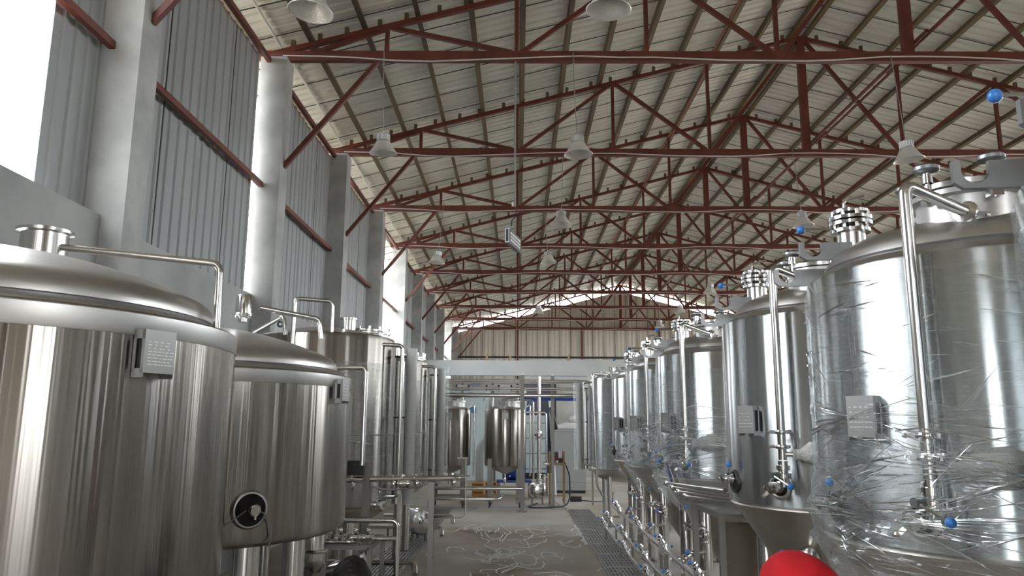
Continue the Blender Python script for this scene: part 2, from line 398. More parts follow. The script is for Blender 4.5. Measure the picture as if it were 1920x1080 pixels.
# front wall behind the camera: unseen, brown, gaps and door made up to shape reflections
wf = struct(empty('wall_front', (0, YF, 0)), 'unseen brown front wall behind the camera, openings added to shape reflections')
v = [(XL, 0, 5.4), (XRR, 0, 5.4), (XRR, 0, ztop(XL)), (XR, 0, ZR), (XL, 0, ztop(XL))]
MB().add(v + [(a, .1, c) for a, b, c in v], [(0, 1, 2, 3, 4), (9, 8, 7, 6, 5)]).build('gable_panel', 'frontwall', wf)
for a, b in ((XL, -1.4), (1.7, 3.4), (3.52, 4.6), (4.7, 7.6), (7.72, 8.3), (8.5, 9.3), (9.4, 10.3), (10.6, 11.0), (11.5, 12.6), (12.8, XRR)): MB().box(((a + b) / 2, 0, 2.7), (b - a, .2, 5.4)).build('front_panel', 'frontwall', wf)

# concrete lintel room at the far end
wp = struct(empty('wall_partition', (0, 24, 0)), 'low grey lintel wall across the far end')
MB().box((-.72, 0, 3.60), (5.75, .35, .47)).build('lintel', 'wallwhite', wp)
MB().box((1.75, 2.4, 1.7), (.9, .25, 3.4)).build('stained_wall', 'stainwall', wp)
MB().box((-3.5, 1.2, 1.9), (.2, 2.4, 3.8)).build('end_wall', 'stainwall', wp)
MB().box((-.7, 2.55, 3.25), (5.6, .12, .35)).build('upper_wall', 'stainwall', wp)
for i in range(3):
    o = MB().box((-2.9 + i * 1.22, 2.5, 1.55), (1.2, .06, 3.1)).build('wrapped_panel', 'panel', wp)
for (x_, z_, t_, s_) in ((-2.1, 2.86, 'MEOO', .2), (-.92, 2.68, 'MEOO', .2), (-.45, 3.2, 'MEOO', .12), (-1.5, 3.2, 'MEOO', .12)):
    text_mesh(t_, s_, 'panelprint', wp, (x_, 2.455, z_), (PI / 2, 0, 0))
    if s_ > .15: MB().box((x_ + .45, 2.462, z_), (.17, .008, .17)).build('printed_square', 'panelprint', wp)
for (x_, z_) in ((-1.55, 2.35), (-.62, 2.4)): MB().box((x_, 2.462, z_), (.22, .008, .2)).build('printed_square', 'panelprint', wp)
d1 = MB().box((.78, 2.5, 1.75), (1.3, .08, 3.0)).build('door_1', 'blue_dark', wp)
MB().box((.35, 2.44, 2.5), (.42, .02, .8)).build('pane', 'blue_dark', d1); MB().box((.35, 2.435, 2.78), (.36, .02, .2)).build('blue_card', 'blue', d1)
MB().box((1.05, 2.44, 1.9), (.45, .02, 1.3)).build('pane', 'blue_dark', d1)

# ================================================================== LAMPS AND HANGING THINGS
def make_lamp():
    L = empty('high_bay_lamp')
    MB().lathe([(.085, .085), (.10, .075), (.115, .045), (.145, -.01), (.185, -.07), (.2, -.083), (.207, -.09), (.202, -.096), (.18, -.074), (.14, -.012), (.105, .045), (.09, .07), (.02, .072)], 36).build('reflector', 'reflector', L)
    h_ = MB().lathe([(.0, .20), (.06, .195), (.092, .18), (.092, .095), (.08, .085), (.0, .085)], 28).build('housing', 'lamphouse', L)
    m = MB()
    for i in range(18):
        a = 2 * PI * i / 18; m.bar((.09 * math.cos(a), .09 * math.sin(a), .095), (.09 * math.cos(a), .09 * math.sin(a), .18), .012)
    m.build('cooling_fin', 'lamphouse', h_)
    MB().torus((0, 0, .225), .018, .005, (0, 1, 0), 14, 6).build('hook', 'chrome', L)
    MB().lathe([(.0, .06), (.045, .055), (.05, .02), (.03, -.005), (0, -.01)], 18).build('diffuser', 'white', L)
    return L
lamp_pos = [(-1.895, -1, 5.61, 'high-bay lamp cut off by the top edge, left of the screen rod'), (.808, -1, 5.635, 'high-bay lamp cut off by the top edge near its middle'),
            (-1.95, 0, 5.742, 'high-bay lamp over the first knee brace, left of the hanging rod'), (.84, 0, 5.724, 'high-bay lamp hanging from the first truss just right of the rod'),
            (5.528, 0, 5.657, 'largest high-bay lamp on the right, above the bolted nozzle'), (.818, 1, 5.76, 'high-bay lamp just right of the hanging screen'),
            (5.508, 1, 5.753, 'high-bay lamp behind the blue knob of the bolted nozzle on the right'), (-2.017, 2, 5.863, 'small high-bay lamp at the left, in front of the fifth truss'),
            (.724, 2, 5.869, 'small high-bay lamp below and right of the hanging screen'), (5.7, 3, 5.828, 'small high-bay lamp seen right above the second pipe bend'),
            (5.651, 4, 5.808, 'tiny high-bay lamp with white bulb above the third pipe bend'), (.694, 4, 5.786, 'tiny high-bay lamp in front of the left gable slope'),
            (5.665, 5, 5.831, 'farthest small high-bay lamp, beside a blue knob against the gable')]
lp0 = make_lamp()
for i, (x, k, z, lab) in enumerate(lamp_pos):
    L = lp0 if i == 0 else copy_tree(lp0); L.location = (x, yk(k) - .1, z)
    L.rotation_euler = (.06 * math.sin(i * 2.1), .10 * math.cos(i * 1.7), i)
    tag(L, lab, 'lamp', 'high-bay lamps hung from the trusses')
    MB().tube([(0, 0, .24), (.012, .004, (ZC - .075 - z) * .5), (0, 0, ZC - .08 - z)], .006, 6).build('wire', 'cord', L)

hd = empty('hanging_screen', (-.06, yk(0) - .02, 4.2)); tag(hd, 'small flat screen hanging on a long rod below the first truss', 'screen')
MB().cyl((0, 0, .68), (.0, 0, ZC - .08 - 4.2), .013, 10).build('rod', 'cord', hd)
MB().tube([(0, 0, .70), (.03, 0, .62), (.02, 0, .55), (-.04, 0, .48), (-.05, 0, .40)], .008, 6).build('cord', 'black', hd)
MB().box((-.03, 0, .72), (.03, .03, .06)).build('clip', 'white', hd)
rot = Matrix.Translation((-.02, .10, .21)) @ Matrix.Rotation(-.245, 4, 'Z')
sb = MB().box((0, 0, 0), (.06, .68, .20), rot).build('housing', 'plate', hd)
MB().box((.032, 0, 0), (.006, .65, .18), rot).build('screen_face', 'dark', sb)
for j in range(3):
    for i in range(6): MB().box((.037, -.26 + i * .095, -.055 + j * .05), (.004, .08, .034), rot).build('face_cell', 'white', sb)
MB().box((0, -.342, 0), (.035, .006, .17), rot).build('side_slot', 'black', sb)

# ================================================================== FITTINGS
def valve(parent, c, axis, hdir, r=.028, L=.12, hl=.14, knob='blue_ball', wing=True):
    c, ax, hd_ = Vector(c), Vector(axis).normalized(), Vector(hdir).normalized()
    a = c - ax * L / 2
    body = MB().lathe([(r, 0), (r * 1.7, .004), (r * 1.7, .018), (r * 1.05, .022), (r * 1.2, L * .32), (r * 1.55, L * .36), (r * 1.55, L * .64), (r * 1.2, L * .68), (r * 1.05, L - .022), (r * 1.7, L - .018), (r * 1.7, L - .004), (r, L)], 14, a, ax)
    if wing:
        s = frame_of(ax)[0]
        for t in (.011, L - .011):
            p = a + ax * t; body.bar(p + s * r * 1.6, p + s * r * 2.5, .012, .02); body.ball(tuple(p + s * r * 2.6), .011, 8)
    v_ = body.build('valve', 'chrome', parent)
    MB().cyl(c, c + hd_ * r * 2.0, r * .55, 10).build('stem', 'dark', v_)
    hdl = MB().cyl(c + hd_ * r * 1.6, c + hd_ * hl, .0065, 8, .0045).build('handle', 'chrome', v_)
    MB().ball(tuple(c + hd_ * (hl + .012)), .019, 14).build('knob', knob, v_)
    return v_
def clamp(parent, c, axis, R, wing=None):
    c, ax = Vector(c), Vector(axis).normalized(); m = MB().lathe([(R * .9, -.014), (R * 1.45, -.012), (R * 1.6, -.004), (R * 1.6, .004), (R * 1.45, .012), (R * .9, .014)], 16, c, ax)
    s = Vector(wing).normalized() if wing else frame_of(ax)[0]
    m.bar(c + s * R * 1.4, c + s * (R * 1.4 + .035), .016, .02); m.ball(tuple(c + s * (R * 1.4 + .04)), .013, 8)
    m.bar(c - s * R * 1.4, c - s * (R * 1.4 + .014), .016, .02)
    return m.build('clamp', 'chrome', parent)
def nameplate(parent, c, normal, wd, ht, off=.06, name='nameplate_bracket', rows=5):
    # thin plate held off the jacket by a slotted channel
    n = Vector(normal).normalized(); s = Vector((0, 0, 1)).cross(n).normalized(); c = Vector(c); z = Vector((0, 0, 1))
    b = MB().prism([(-wd / 2, -ht / 2), (wd / 2, -ht / 2), (wd / 2, ht / 2), (-wd / 2, ht / 2)], c + n * off, s, z, n, .004).build(name, 'nameplate', parent)
    for e in (-1, 1):
        m = MB()
        e0 = c + s * (e * (wd / 2 - .002))
        # side cheek with a long slot: four bars around it
        m.bar(e0 + z * (-ht / 2) , e0 + z * (-ht / 2) + n * off, .004, .03, z); m.bar(e0 + z * (ht / 2 - .015), e0 + z * (ht / 2 - .015) + n * off, .004, .03, z)
        m.bar(e0 - z * ht / 2 + n * (off - .007), e0 + z * ht / 2 + n * (off - .007), .004, .014, n); m.bar(e0 - z * ht / 2 + n * .007, e0 + z * ht / 2 + n * .007, .004, .014, n)
        m.build('side_cheek', 'plate', b)
        MB().bar(e0 - s * (e * .006) - z * ht * .4 + n * off * .5, e0 - s * (e * .006) + z * ht * .4 + n * off * .5, .003, off * .7, n).build('slot', 'black', b)
    random.seed(3)
    for k in range(rows):
        zz = ht * (.22 - .60 * k / rows); x0 = -wd * .40
        m = MB()
        while x0 < wd * .36:
            l = random.uniform(.05, .16) * wd; m.prism([(x0, zz - ht * .014), (x0 + l, zz - ht * .014), (x0 + l, zz + ht * .014), (x0, zz + ht * .014)], c + n * (off + .0026), s, z, n, .0006); x0 += l + wd * (.10 if k < 3 else .03)
        m.build('print_line', 'print', b)
    return b

# ================================================================== RIGHT ROW: CONICAL TANKS
R0, ZBOT, ZSH = .80, 1.31, 2.565
def hooked_plate(parent, p, d, L, ht, th=.022):
    d = Vector(d).normalized(); z = Vector((0, 0, 1)); n = d.cross(z)
    nw = ht * .46; poly = [(0, 0), (L - .03, 0), (L, .02), (L, ht * 1.0), (L - .025, ht * 1.0), (L - .025, ht * .55)]
    cx = L - .025 - nw
    for i in range(0, 9):
        a = PI * i / 8; poly.append((cx + nw * math.cos(a), ht * .62 - nw * .95 * math.sin(a) if i not in (0, 8) else ht * .62))
    poly += [(cx - nw, ht * .98), (0, ht)]
    return MB().prism(poly, p, d, z, n, th).build('hooked_plate', 'plate', parent)
def make_conical(wrapped=False):
    T = empty('conical_tank')
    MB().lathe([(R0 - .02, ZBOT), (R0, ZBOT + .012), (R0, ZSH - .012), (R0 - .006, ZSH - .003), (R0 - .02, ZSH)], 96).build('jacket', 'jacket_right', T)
    d = MB().lathe([(R0 - .012, ZSH - .002), (R0 - .09, ZSH + .045), (R0 - .098, ZSH + .062), (R0 - .105, ZSH + .09), (R0 - .14, ZSH + .135), (R0 - .22, ZSH + .18), (R0 - .36, ZSH + .222), (R0 - .55, ZSH + .25), (R0 - .7, ZSH + .262), (0, ZSH + .265)], 72).build('dome', 'dome', T)
    MB().torus((0, 0, ZSH + .055), R0 - .094, .006, n=72, m=6).build('weld_seam', 'plate', d)
    MB().lathe([(.0, .20), (.06, .20), (.075, .26), (R0 * .93, ZBOT - .055), (R0 * .985, ZBOT - .012), (R0 - .02, ZBOT + .002)], 80).build('cone', 'cone', T)
    for a in (45, 135, 225, 315):
        x, y = .63 * math.cos(math.radians(a)), .63 * math.sin(math.radians(a))
        MB().lathe([(.068, .06), (.068, 1.02), (.062, 1.05), (.04, 1.075), (0, 1.085)], 20, (x, y, 0)).build('leg', 'pipe', T)
        f_ = MB().lathe([(.06, 0), (.06, .012), (.025, .02), (.025, .07)], 16, (x, y, 0)).build('foot', 'frame', T)
    # outlet at the cone tip with valve cluster towards the aisle
    MB().tube([(0, 0, .24), (0, 0, .12), (-.25, -.05, .12)], .032, 10, .06).build('outlet_pipe', 'pipe', T)
    valve(T, (-.32, -.06, .12), (-1, -.2, 0), (.2, -.3, 1), .03, .13, .16)
    # manway
    mw = Vector((-.22, -.35, ZSH + .19)); mz = ZSH + .285
    nk = MB().lathe([(.215, -.07), (.215, .10), (.25, .105), (.25, .128)], 48, (mw.x, mw.y, ZSH + .175)).build('manway', 'dome', T)
    MB().lathe([(.25, .134), (.255, .138), (.255, .16), (.235, .166), (.19, .178), (.10, .19), (0, .193)], 48, (mw.x, mw.y, ZSH + .175)).build('manway_lid', 'pipe', nk)
    MB().torus((mw.x, mw.y, ZSH + .175 + .131), .247, .004, n=40, m=6).build('gasket', 'black', nk)
    for a in (205, 262, 330, 60, 130):
        x, y = mw.x + .262 * math.cos(math.radians(a)), mw.y + .262 * math.sin(math.radians(a)); z0 = ZSH + .175
        m = MB().cyl((x, y, z0 + .06), (x, y, z0 + .19), .009, 8); m.cyl((x, y, z0 + .165), (x, y, z0 + .215), .022, 12)
        m.box((x, y, z0 + .075), (.05, .05, .025)); sb = m.build('swing_bolt', 'chrome', nk)
        pr = []
        MB().lathe([(.018, .21), (.045, .215), (.056, .225), (.056, .24), (.045, .25), (0, .252)], 14, (x, y, z0), smooth=False).build('hand_wheel', 'plate', sb)
    hx = mw.x + .05
    m = MB().bar((hx - .06, mw.y - .20, ZSH + .36), (hx - .06, mw.y - .27, ZSH + .33), .02); m.bar((hx + .08, mw.y - .20, ZSH + .36), (hx + .08, mw.y - .27, ZSH + .33), .02)
    m.bar((hx - .09, mw.y - .25, ZSH + .345), (hx + .11, mw.y - .25, ZSH + .345), .018); m.build('hinge', 'plate', nk)
    # bolted top nozzle
    nx, ny, nz = -.42, .43, ZSH + .13
    nb = MB().cyl((nx, ny, nz), (nx, ny, nz + .21), .075, 28).build('nozzle', 'pipe', T)
    for j, (z0, rr) in enumerate(((.205, .105), (.245, .118), (.275, .118), (.315, .10))):
        MB().lathe([(rr * .8, 0), (rr, .002), (rr, .02), (rr * .8, .022)], 28, (nx, ny, nz + z0)).build('flange', 'chrome', nb)
        if j in (0, 2):
            for i in range(8):
                a = 2 * PI * i / 8; MB().cyl((nx + rr * .84 * math.cos(a), ny + rr * .84 * math.sin(a), nz + z0 + .015), (nx + rr * .84 * math.cos(a), ny + rr * .84 * math.sin(a), nz + z0 + .05), .012, 8).build('bolt', 'chrome', nb)
    MB().cyl((nx, ny, nz + .18), (nx, ny, nz + .32), .06, 20).build('sight_glass', 'dark', nb)
    MB().tube([(nx - .03, ny, nz + .33), (nx - .03, ny, nz + .40), (nx + .08, ny - .02, nz + .425)], .009, 8, .025).build('crank', 'pipe', nb)
    hn = MB().cyl((nx - .08, ny, nz + .235), (nx - .27, ny - .01, nz + .228), .007, 8).build('handle', 'pipe', nb)
    MB().ball((nx - .285, ny - .01, nz + .223), .024, 16).build('knob', 'blue_ball', hn)
    # hooked plates on the dome
    hooked_plate(T, (-.56, .12, ZSH + .115), (-1, .05, 0), .27, .095)
    kb = MB().lathe([(.075, -.08), (.075, .03), (.06, .06), (.03, .075), (0, .08)], 20, (-.56, .38, ZSH + .02)).build('stub', 'dome', T)
    hooked_plate(T, (-.60, .40, ZSH + .03), (-1, .12, 0), .27, .095)
    # pipe down the jacket
    px_, py_ = -.645, -.615
    pp = MB().tube([(mw.x - .10, mw.y - .17, ZSH + .185), (px_, py_, ZSH + .285), (px_, py_, 1.62)], .026, 16, .05, 7).build('spray_pipe', 'pipe', T)
    clamp(pp, (mw.x - .12, mw.y - .175, ZSH + .188), (-.36, -.30, .1), .034, (.5, -.5, -.2))
    clamp(pp, (px_, py_, 1.79), (0, 0, 1), .027, (-1, .6, 0)); clamp(pp, (px_, py_, 1.70), (0, 0, 1), .027, (-1, .6, 0))
    MB().bar((px_, py_, 1.79), (-.54, -.53, 1.80), .02).build('standoff', 'plate', pp)
    MB().cyl((px_, py_, 1.655), (px_ + .075, py_ - .03, 1.655), .016, 12).build('tee', 'pipe', pp)
    MB().lathe([(.027, -.02), (.042, -.018), (.042, .012), (.030, .014), (.030, .04)], 20, (px_, py_, 1.575)).build('union', 'chrome', pp)
    MB().lathe([(.046, 0), (.052, .004), (.052, .03), (.046, .034), (.03, .034), (.03, .05)], 20, (px_, py_, 1.505)).build('union', 'chrome', pp)
    MB().cyl((px_, py_, 1.455), (px_, py_, 1.51), .025, 14).build('outlet', 'pipe', pp)
    hv = MB().cyl((px_, py_, 1.525), (px_ - .09, py_ - .03, 1.53), .02, 12).build('handle_boss', 'plate', pp)
    hs = MB().cyl((px_ - .08, py_ - .03, 1.53), (px_ - .01, py_ - .12, 1.47), .006, 8).build('handle', 'chrome', hv)
    MB().ball((px_ - .004, py_ - .128, 1.465), .021, 14).build('knob', 'blue_ball', hs)
    # bubble-wrapped gauge on the tee
    bg_ = MB(); g0 = Vector((px_ + .075, py_ - .03, 1.655)); dirn = Vector((1, -.33, .05)).normalized()
    bg_.lathe([(.0, -.02), (.045, -.015), (.035, .02), (.045, .05), (.075, .09), (.085, .15), (.08, .22), (.055, .27), (.0, .28)], 20, g0, dirn)
    bg_.v = [tuple(Vector(p) + Vector((0, 0, 1)) * .018 * noise.noise(Vector(p) * 18) + Vector((0, -1, 0)) * .015 * noise.noise(Vector(p) * 14)) for p in bg_.v]
    bg_.build('wrapped_gauge', 'bag', T)
    # sample port in the lower jacket
    a = math.radians(218); c = Vector((R0 * math.cos(a), R0 * math.sin(a), 1.445)); n = Vector((math.cos(a), math.sin(a), 0))
    pt = MB().lathe([(.054, -.02), (.056, .010), (.064, .016), (.078, .008), (.088, -.02)], 32, c, n).build('sample_port', 'dome', T)
    MB().lathe([(.055, .005), (.0, .005)], 28, c, n).build('recess_shade', 'dark', pt)  # flat dark disc on the jacket in place of the hollow's shade
    valve(pt, c + n * .05, n, (.2, .1, .05), .022, .10, .03, 'chrome')
    m = MB().bar(c + n * .06 + Vector((-.01, .01, 0)), c + n * .07 + Vector((-.05, .03, -.05)), .012, .02); m.ball(tuple(c + n * .07 + Vector((-.055, .035, -.055))), .014, 8); m.build('wing_nut', 'chrome', pt)
    # second port facing the aisle
    a = math.radians(185); c = Vector((R0 * math.cos(a), R0 * math.sin(a), 1.45)); n = Vector((math.cos(a), math.sin(a), 0))
    p2 = MB().lathe([(.0, .005), (.054, .005), (.056, .010), (.066, .016), (.078, .008), (.085, -.02)], 28, c, n).build('thermowell_port', 'dark', T)
    valve(p2, c + n * .05 + Vector((0, 0, .02)), n, (0, -.3, 1), .02, .10, .09)
    # nameplate on the aisle side
    a = math.radians(203); nameplate(T, (R0 * math.cos(a), R0 * math.sin(a), 1.87), (math.cos(a) - .05, math.sin(a) - .25, 0), .13, .18, .06)
    return T
con_pos = [(1.99, 'steel conical tank cut off by the right edge of the picture, nearest the camera'), (3.77, 'film-wrapped conical tank with hand-wheeled manway filling the right side'),
           (5.50, 'bare conical tank between film-wrapped ones, red cap in front of its cone'), (8.30, 'film-wrapped conical tank behind the pipe rack with blue lever'),
           (10.50, 'film-wrapped conical tank just beyond the one behind the pipe rack'), (12.30, 'bare narrow-looking conical tank before the tall cylinder ending the right row')]
XT = 2.30
ct0 = make_conical(); con = []
for i, (y, lab) in enumerate(con_pos):
    t = ct0 if i == 0 else copy_tree(ct0); t.location = (XT, y, 0); con.append(t); tag(t, lab, 'tank', 'conical steel tanks in the right row')

# stretch film pulled around tank and fittings
def make_film(name, label, tank, R, z0, z1, bumps, folds=150, skirt=0., seed=1, cone=True, NA=150, NZ=60, bias=.75):
    rnd = random.Random(seed); off = Vector((seed * 7.3, 0, 0))
    def rad(a, z):
        r = R + .012
        if cone and z < ZBOT: r = R + .012 - (ZBOT - z) * .50 + .03
        b = 0
        for (ba, bz, bh, wa, wz) in bumps:
            da = (a - ba + PI) % (2 * PI) - PI; b = max(b, bh * math.exp(-math.hypot(da / wa, (z - bz) / wz)))
        wr = .006 + .05 * b
        q = Vector((math.cos(a) * R * 2, math.sin(a) * R * 2, z * 9)) + off
        return r + b + wr * noise.noise(q * 1.6) + wr * .6 * abs(noise.noise(q * 4.1)) 
    m = MB(); v = []
    for j in range(NZ + 1):
        t = j / NZ
        for i in range(NA):
            a = 2 * PI * i / NA
            zz = z0 + (z1 - z0) * t + ((1 - t) ** 3) * skirt * noise.noise(Vector((math.cos(a) * 3, math.sin(a) * 3, seed)))
            r = rad(a, zz); v.append((r * math.cos(a), r * math.sin(a), zz))
    f = [(j * NA + i, j * NA + (i + 1) % NA, (j + 1) * NA + (i + 1) % NA, (j + 1) * NA + i) for j in range(NZ) for i in range(NA)]
    m.add(v, f, True); o = m.build(name, 'film', tank); o['label'] = label
    fm = MB()  # mirror-bright strands added to carry the glints of the folds
    for k in range(folds):
        if bumps and rnd.random() < bias:
            ba, bz, bh, wa, wz = rnd.choice(bumps); d = rnd.uniform(0, 2 * PI); el = rnd.gauss(0, .38)
            sgn = rnd.choice((-1, 1)); L = rnd.uniform(.08, .45); s0 = rnd.uniform(.0, .28)
            pa = lambda s_: (ba + sgn * (s0 + s_ * L) * math.cos(el) / R, bz + (s0 + s_ * L) * math.sin(el) * .8)
        else:
            a_, z_ = rnd.uniform(2.6, 5.6), rnd.uniform(z0 + .05, z1); L = rnd.uniform(.06, .3); tl = rnd.gauss(0, .2)
            pa = lambda s_: (a_ + s_ * L / R, z_ + tl * s_ * L)
        pts = []
        for s_ in range(6):
            a, z = pa(s_ / 5)
            if z < z0 + .02 or z > z1: break
            r = rad(a, z) + .004; pts.append((r * math.cos(a), r * math.sin(a), z))
        if len(pts) > 2: 
            wd = rnd.choice((.0008, .0012, .0016, .0024, .0035)); fm.tube(pts, lambda t, wd=wd: wd * (.25 + math.sin(PI * min(max(t, .02), .98))), 4)
    fo = fm.build('fold_glints', 'fold', o); fo['kind'] = 'stuff'
    return o
D2 = math.radians
bA = [(D2(222), 1.72, .16, .30, .22), (D2(216), 1.46, .22, .35, .16), (D2(203), 1.87, .07, .22, .2), (D2(240), 1.66, .26, .22, .16), (D2(185), 1.45, .16, .2, .12)]
make_film('stretch_film', 'clear wrinkled film around the large tank at the right with manway', con[1], R0, 1.02, 2.50, bA, 460, .10, 2, bias=.55)
make_film('stretch_film', 'clear film around the tank cut off by the right edge', con[0], R0, 1.05, 2.52, [(D2(222), 1.6, .12, .3, .2)], 160, .1, 3)
make_film('stretch_film', 'clear film bunched around the tank behind the pipe rack', con[3], R0, .98, 2.40, bA, 200, .14, 4)
make_film('stretch_film', 'clear film with pulled bands around the tank past the pipe rack', con[4], R0, .98, 2.45, bA, 220, .16, 5)

# ================================================================== TALL CYLINDER TANKS (both rows)
def make_tall(mirror):
    s = -1 if mirror else 1
    T = empty('tall_tank'); r = .75; zb, zt = 1.02, 2.74
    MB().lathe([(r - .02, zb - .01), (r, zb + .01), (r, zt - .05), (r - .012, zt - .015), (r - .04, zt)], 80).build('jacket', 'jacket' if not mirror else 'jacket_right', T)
    MB().lathe([(r - .04, zt), (r - .25, zt + .055), (r - .5, zt + .10), (.0, zt + .13)], 64).build('top_cone', 'dome', T)
    MB().lathe([(0, zb - .25), (.3, zb - .235), (.55, zb - .17), (.68, zb - .08), (r - .02, zb - .01)], 64).build('dished_bottom', 'cone', T)
    MB().torus((0, 0, 1.72), r + .001, .006, n=64, m=6).build('weld_seam', 'plate', T)
    for a in (45, 135, 225, 315):
        x, y = .58 * math.cos(D2(a)), .58 * math.sin(D2(a)); MB().cyl((x, y, .03), (x, y, zb - .06), .055, 16).build('leg', 'pipe', T); MB().cyl((x, y, 0), (x, y, .03), .075, 16).build('foot', 'frame', T)
    nk = MB().lathe([(.11, 0), (.085, .02), (.085, .14), (.10, .145), (.10, .16), (.08, .165)], 28, (.28 * s, -.25, zt + .03)).build('neck', 'pipe', T)
    mw = MB().lathe([(.20, 0), (.20, .09), (.225, .095), (.225, .115)], 36, (.45 * s, .1, zt - .04)).build('manway', 'dome', T)
    MB().lathe([(.225, 0), (.23, .004), (.23, .02), (.15, .035), (0, .04)], 36, (.45 * s, .1, zt + .08), (.10 * s, 0, 1)).build('manway_lid', 'pipe', mw)
    for i in range(7):
        a = D2(-110 + 30 * i); MB().cyl((.45 * s + .215 * math.cos(a), .1 + .215 * math.sin(a), zt + .04), (.45 * s + .215 * math.cos(a), .1 + .215 * math.sin(a), zt + .13), .012, 8).build('bolt', 'chrome', mw)
    MB().prism([(-.06, 0), (.06, 0), (.06, .07)] + [(.06 * math.cos(D2(t)), .08 + .06 * math.sin(D2(t))) for t in range(0, 181, 20)] + [(-.06, .07)], (-.40 * s, -.35, zt + .035), (1, 0, 0), (0, 0, 1), (0, 1, 0), .018).build('lifting_eye', 'plate', T)
    MB().torus((-.40 * s, -.36, zt + .112), .026, .010, (0, 1, 0), 18, 6).build('eye_hole', 'black', T)
    # level pipe and ladder-like bundle on the aisle side
    p1 = MB().tube([(.66 * s, -.32, zt - .09), (.86 * s, -.20, zt - .09), (.86 * s, -.20, 1.10), (.70 * s, -.18, 1.10)], .022, 12, .05).build('level_pipe', 'pipe', T)
    MB().cyl((.83 * s, -.10, zt - .25), (.83 * s, -.10, 1.02), .05, 16).build('cable_tube', 'pipe', T)
    for z in (zt - .2, 1.9, 1.2): MB().torus((.83 * s, -.10, z), .055, .01, n=16, m=6).build('band', 'dark', p1)
    wr = MB(); v = []; NZ_ = 90; NA_ = 20
    for j in range(NZ_ + 1):
        z = 1.0 + (zt - .06 - 1.0) * j / NZ_
        for i in range(NA_):
            a = 2 * PI * i / NA_; rx, ry = .11, .13
            w_ = 1 + .16 * noise.noise(Vector((math.cos(a) * 3, math.sin(a) * 3, z * 22))) + .08 * noise.noise(Vector((i * 2.1, z * 60, 3)))
            v.append((.93 * s + rx * w_ * math.cos(a), .05 + ry * w_ * math.sin(a), z))
    wr.add(v, [(j * NA_ + i, j * NA_ + (i + 1) % NA_, (j + 1) * NA_ + (i + 1) % NA_, (j + 1) * NA_ + i) for j in range(NZ_) for i in range(NA_)], True)
    wr.build('wrapped_pipe_bundle', 'film', T)
    MB().cyl((.93 * s, .05, 1.0), (.93 * s, .05, zt - .1), .06, 14).build('bundle_core', 'white', T)
    MB().cyl((.60 * s, -.45, 1.05), (.80 * s, -.60, 1.05), .022, 12).build('bottom_port', 'pipe', T)
    valve(T, (.74 * s, -.555, 1.05), (.2 * s, -.15, 0), (0, 0, 1), .025, .12, .11, 'chrome')
    return T
tl0 = make_tall(False); tl0.location = (-2.09, 8.23, 0); tag(tl0, 'tall cylindrical tank with lifting eye behind the second kettle on the left', 'tank', 'tall cylinders')
tl1 = t_ = copy_tree(tl0); t_.location = (-2.06, 11.2, 0); tag(t_, 'tall cylindrical tank at the far end of the left row, half hidden', 'tank', 'tall cylinders')
tl2 = t_ = make_tall(True); t_.location = (2.12, 15.0, 0); tag(t_, 'tall cylindrical tank ending the right row, beside the grey cabinet', 'tank', 'tall cylinders')
MB().tube([(-.15, -.1, 2.80), (-.72, -.52, 2.80), (-.66, -.50, .75), (-.55, -.45, .55)], .022, 12, .06).build('drop_pipe', 'pipe', t_)
make_film('stretch_film', 'thin clear film around the tall cylinder behind the second kettle', tl0, .752, 1.0, 2.45, [], 60, .05, 6, cone=False)
make_film('stretch_film', 'thin clear film around the far tall cylinder in the left row', tl1, .752, 1.0, 2.45, [], 40, .05, 7, cone=False)
make_film('stretch_film', 'clear film around the tall cylinder ending the right row', tl2, .752, .95, 2.6, [], 90, .05, 8, cone=False)

# ================================================================== LEFT ROW: SHORT WIDE KETTLES
def make_kettle(r, zb, zs):
    T = empty('domed_kettle')
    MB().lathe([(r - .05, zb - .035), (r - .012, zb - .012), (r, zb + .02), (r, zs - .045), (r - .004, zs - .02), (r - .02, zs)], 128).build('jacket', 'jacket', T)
    MB().lathe([(0, zb - .10), (.5, zb - .085), (r - .05, zb - .035)], 64).build('base_plate', 'cone', T)
    ds = r - .095
    d = MB().lathe([(r - .018, zs - .002), (ds + .012, zs + .022), (ds, zs + .03), (ds, zs + .055), (ds - .008, zs + .085), (ds - .03, zs + .112)] + [((ds - .03) * (1 - t), zs + .112 + (ds - .03) * math.tan(.225) * (1 - (1 - t) ** 2)) for t in [i / 14 for i in range(1, 15)]], 96).build('dome', 'dome', T)
    MB().torus((0, 0, zs + .032), ds + .002, .006, n=80, m=6).build('weld_seam', 'plate', d)
    MB().lathe([(r + .002, zs - .085), (r + .003, zs - .083), (r + .003, zs - .012), (r - .002, zs - .008)], 96).build('top_band', 'dome', T)
    for a in (40, 140, 220, 320):
        x, y = (r - .25) * math.cos(D2(a)), (r - .25) * math.sin(D2(a)); MB().cyl((x, y, .03), (x, y, zb - .04), .075, 20).build('leg', 'pipe', T); MB().cyl((x, y, 0), (x, y, .035), .10, 20).build('foot', 'frame', T)
    return T
k1 = make_kettle(.985, 1.19, 2.20); k1.location = (-2.17, 3.0, 0); tag(k1, 'large domed steel kettle filling the lower left corner', 'tank', 'domed kettles on the left')
k2 = make_kettle(1.0, 1.195, 2.138); k2.location = (-2.12, 5.0, 0); tag(k2, 'domed steel kettle with round black side port, second on the left', 'tank', 'domed kettles on the left')
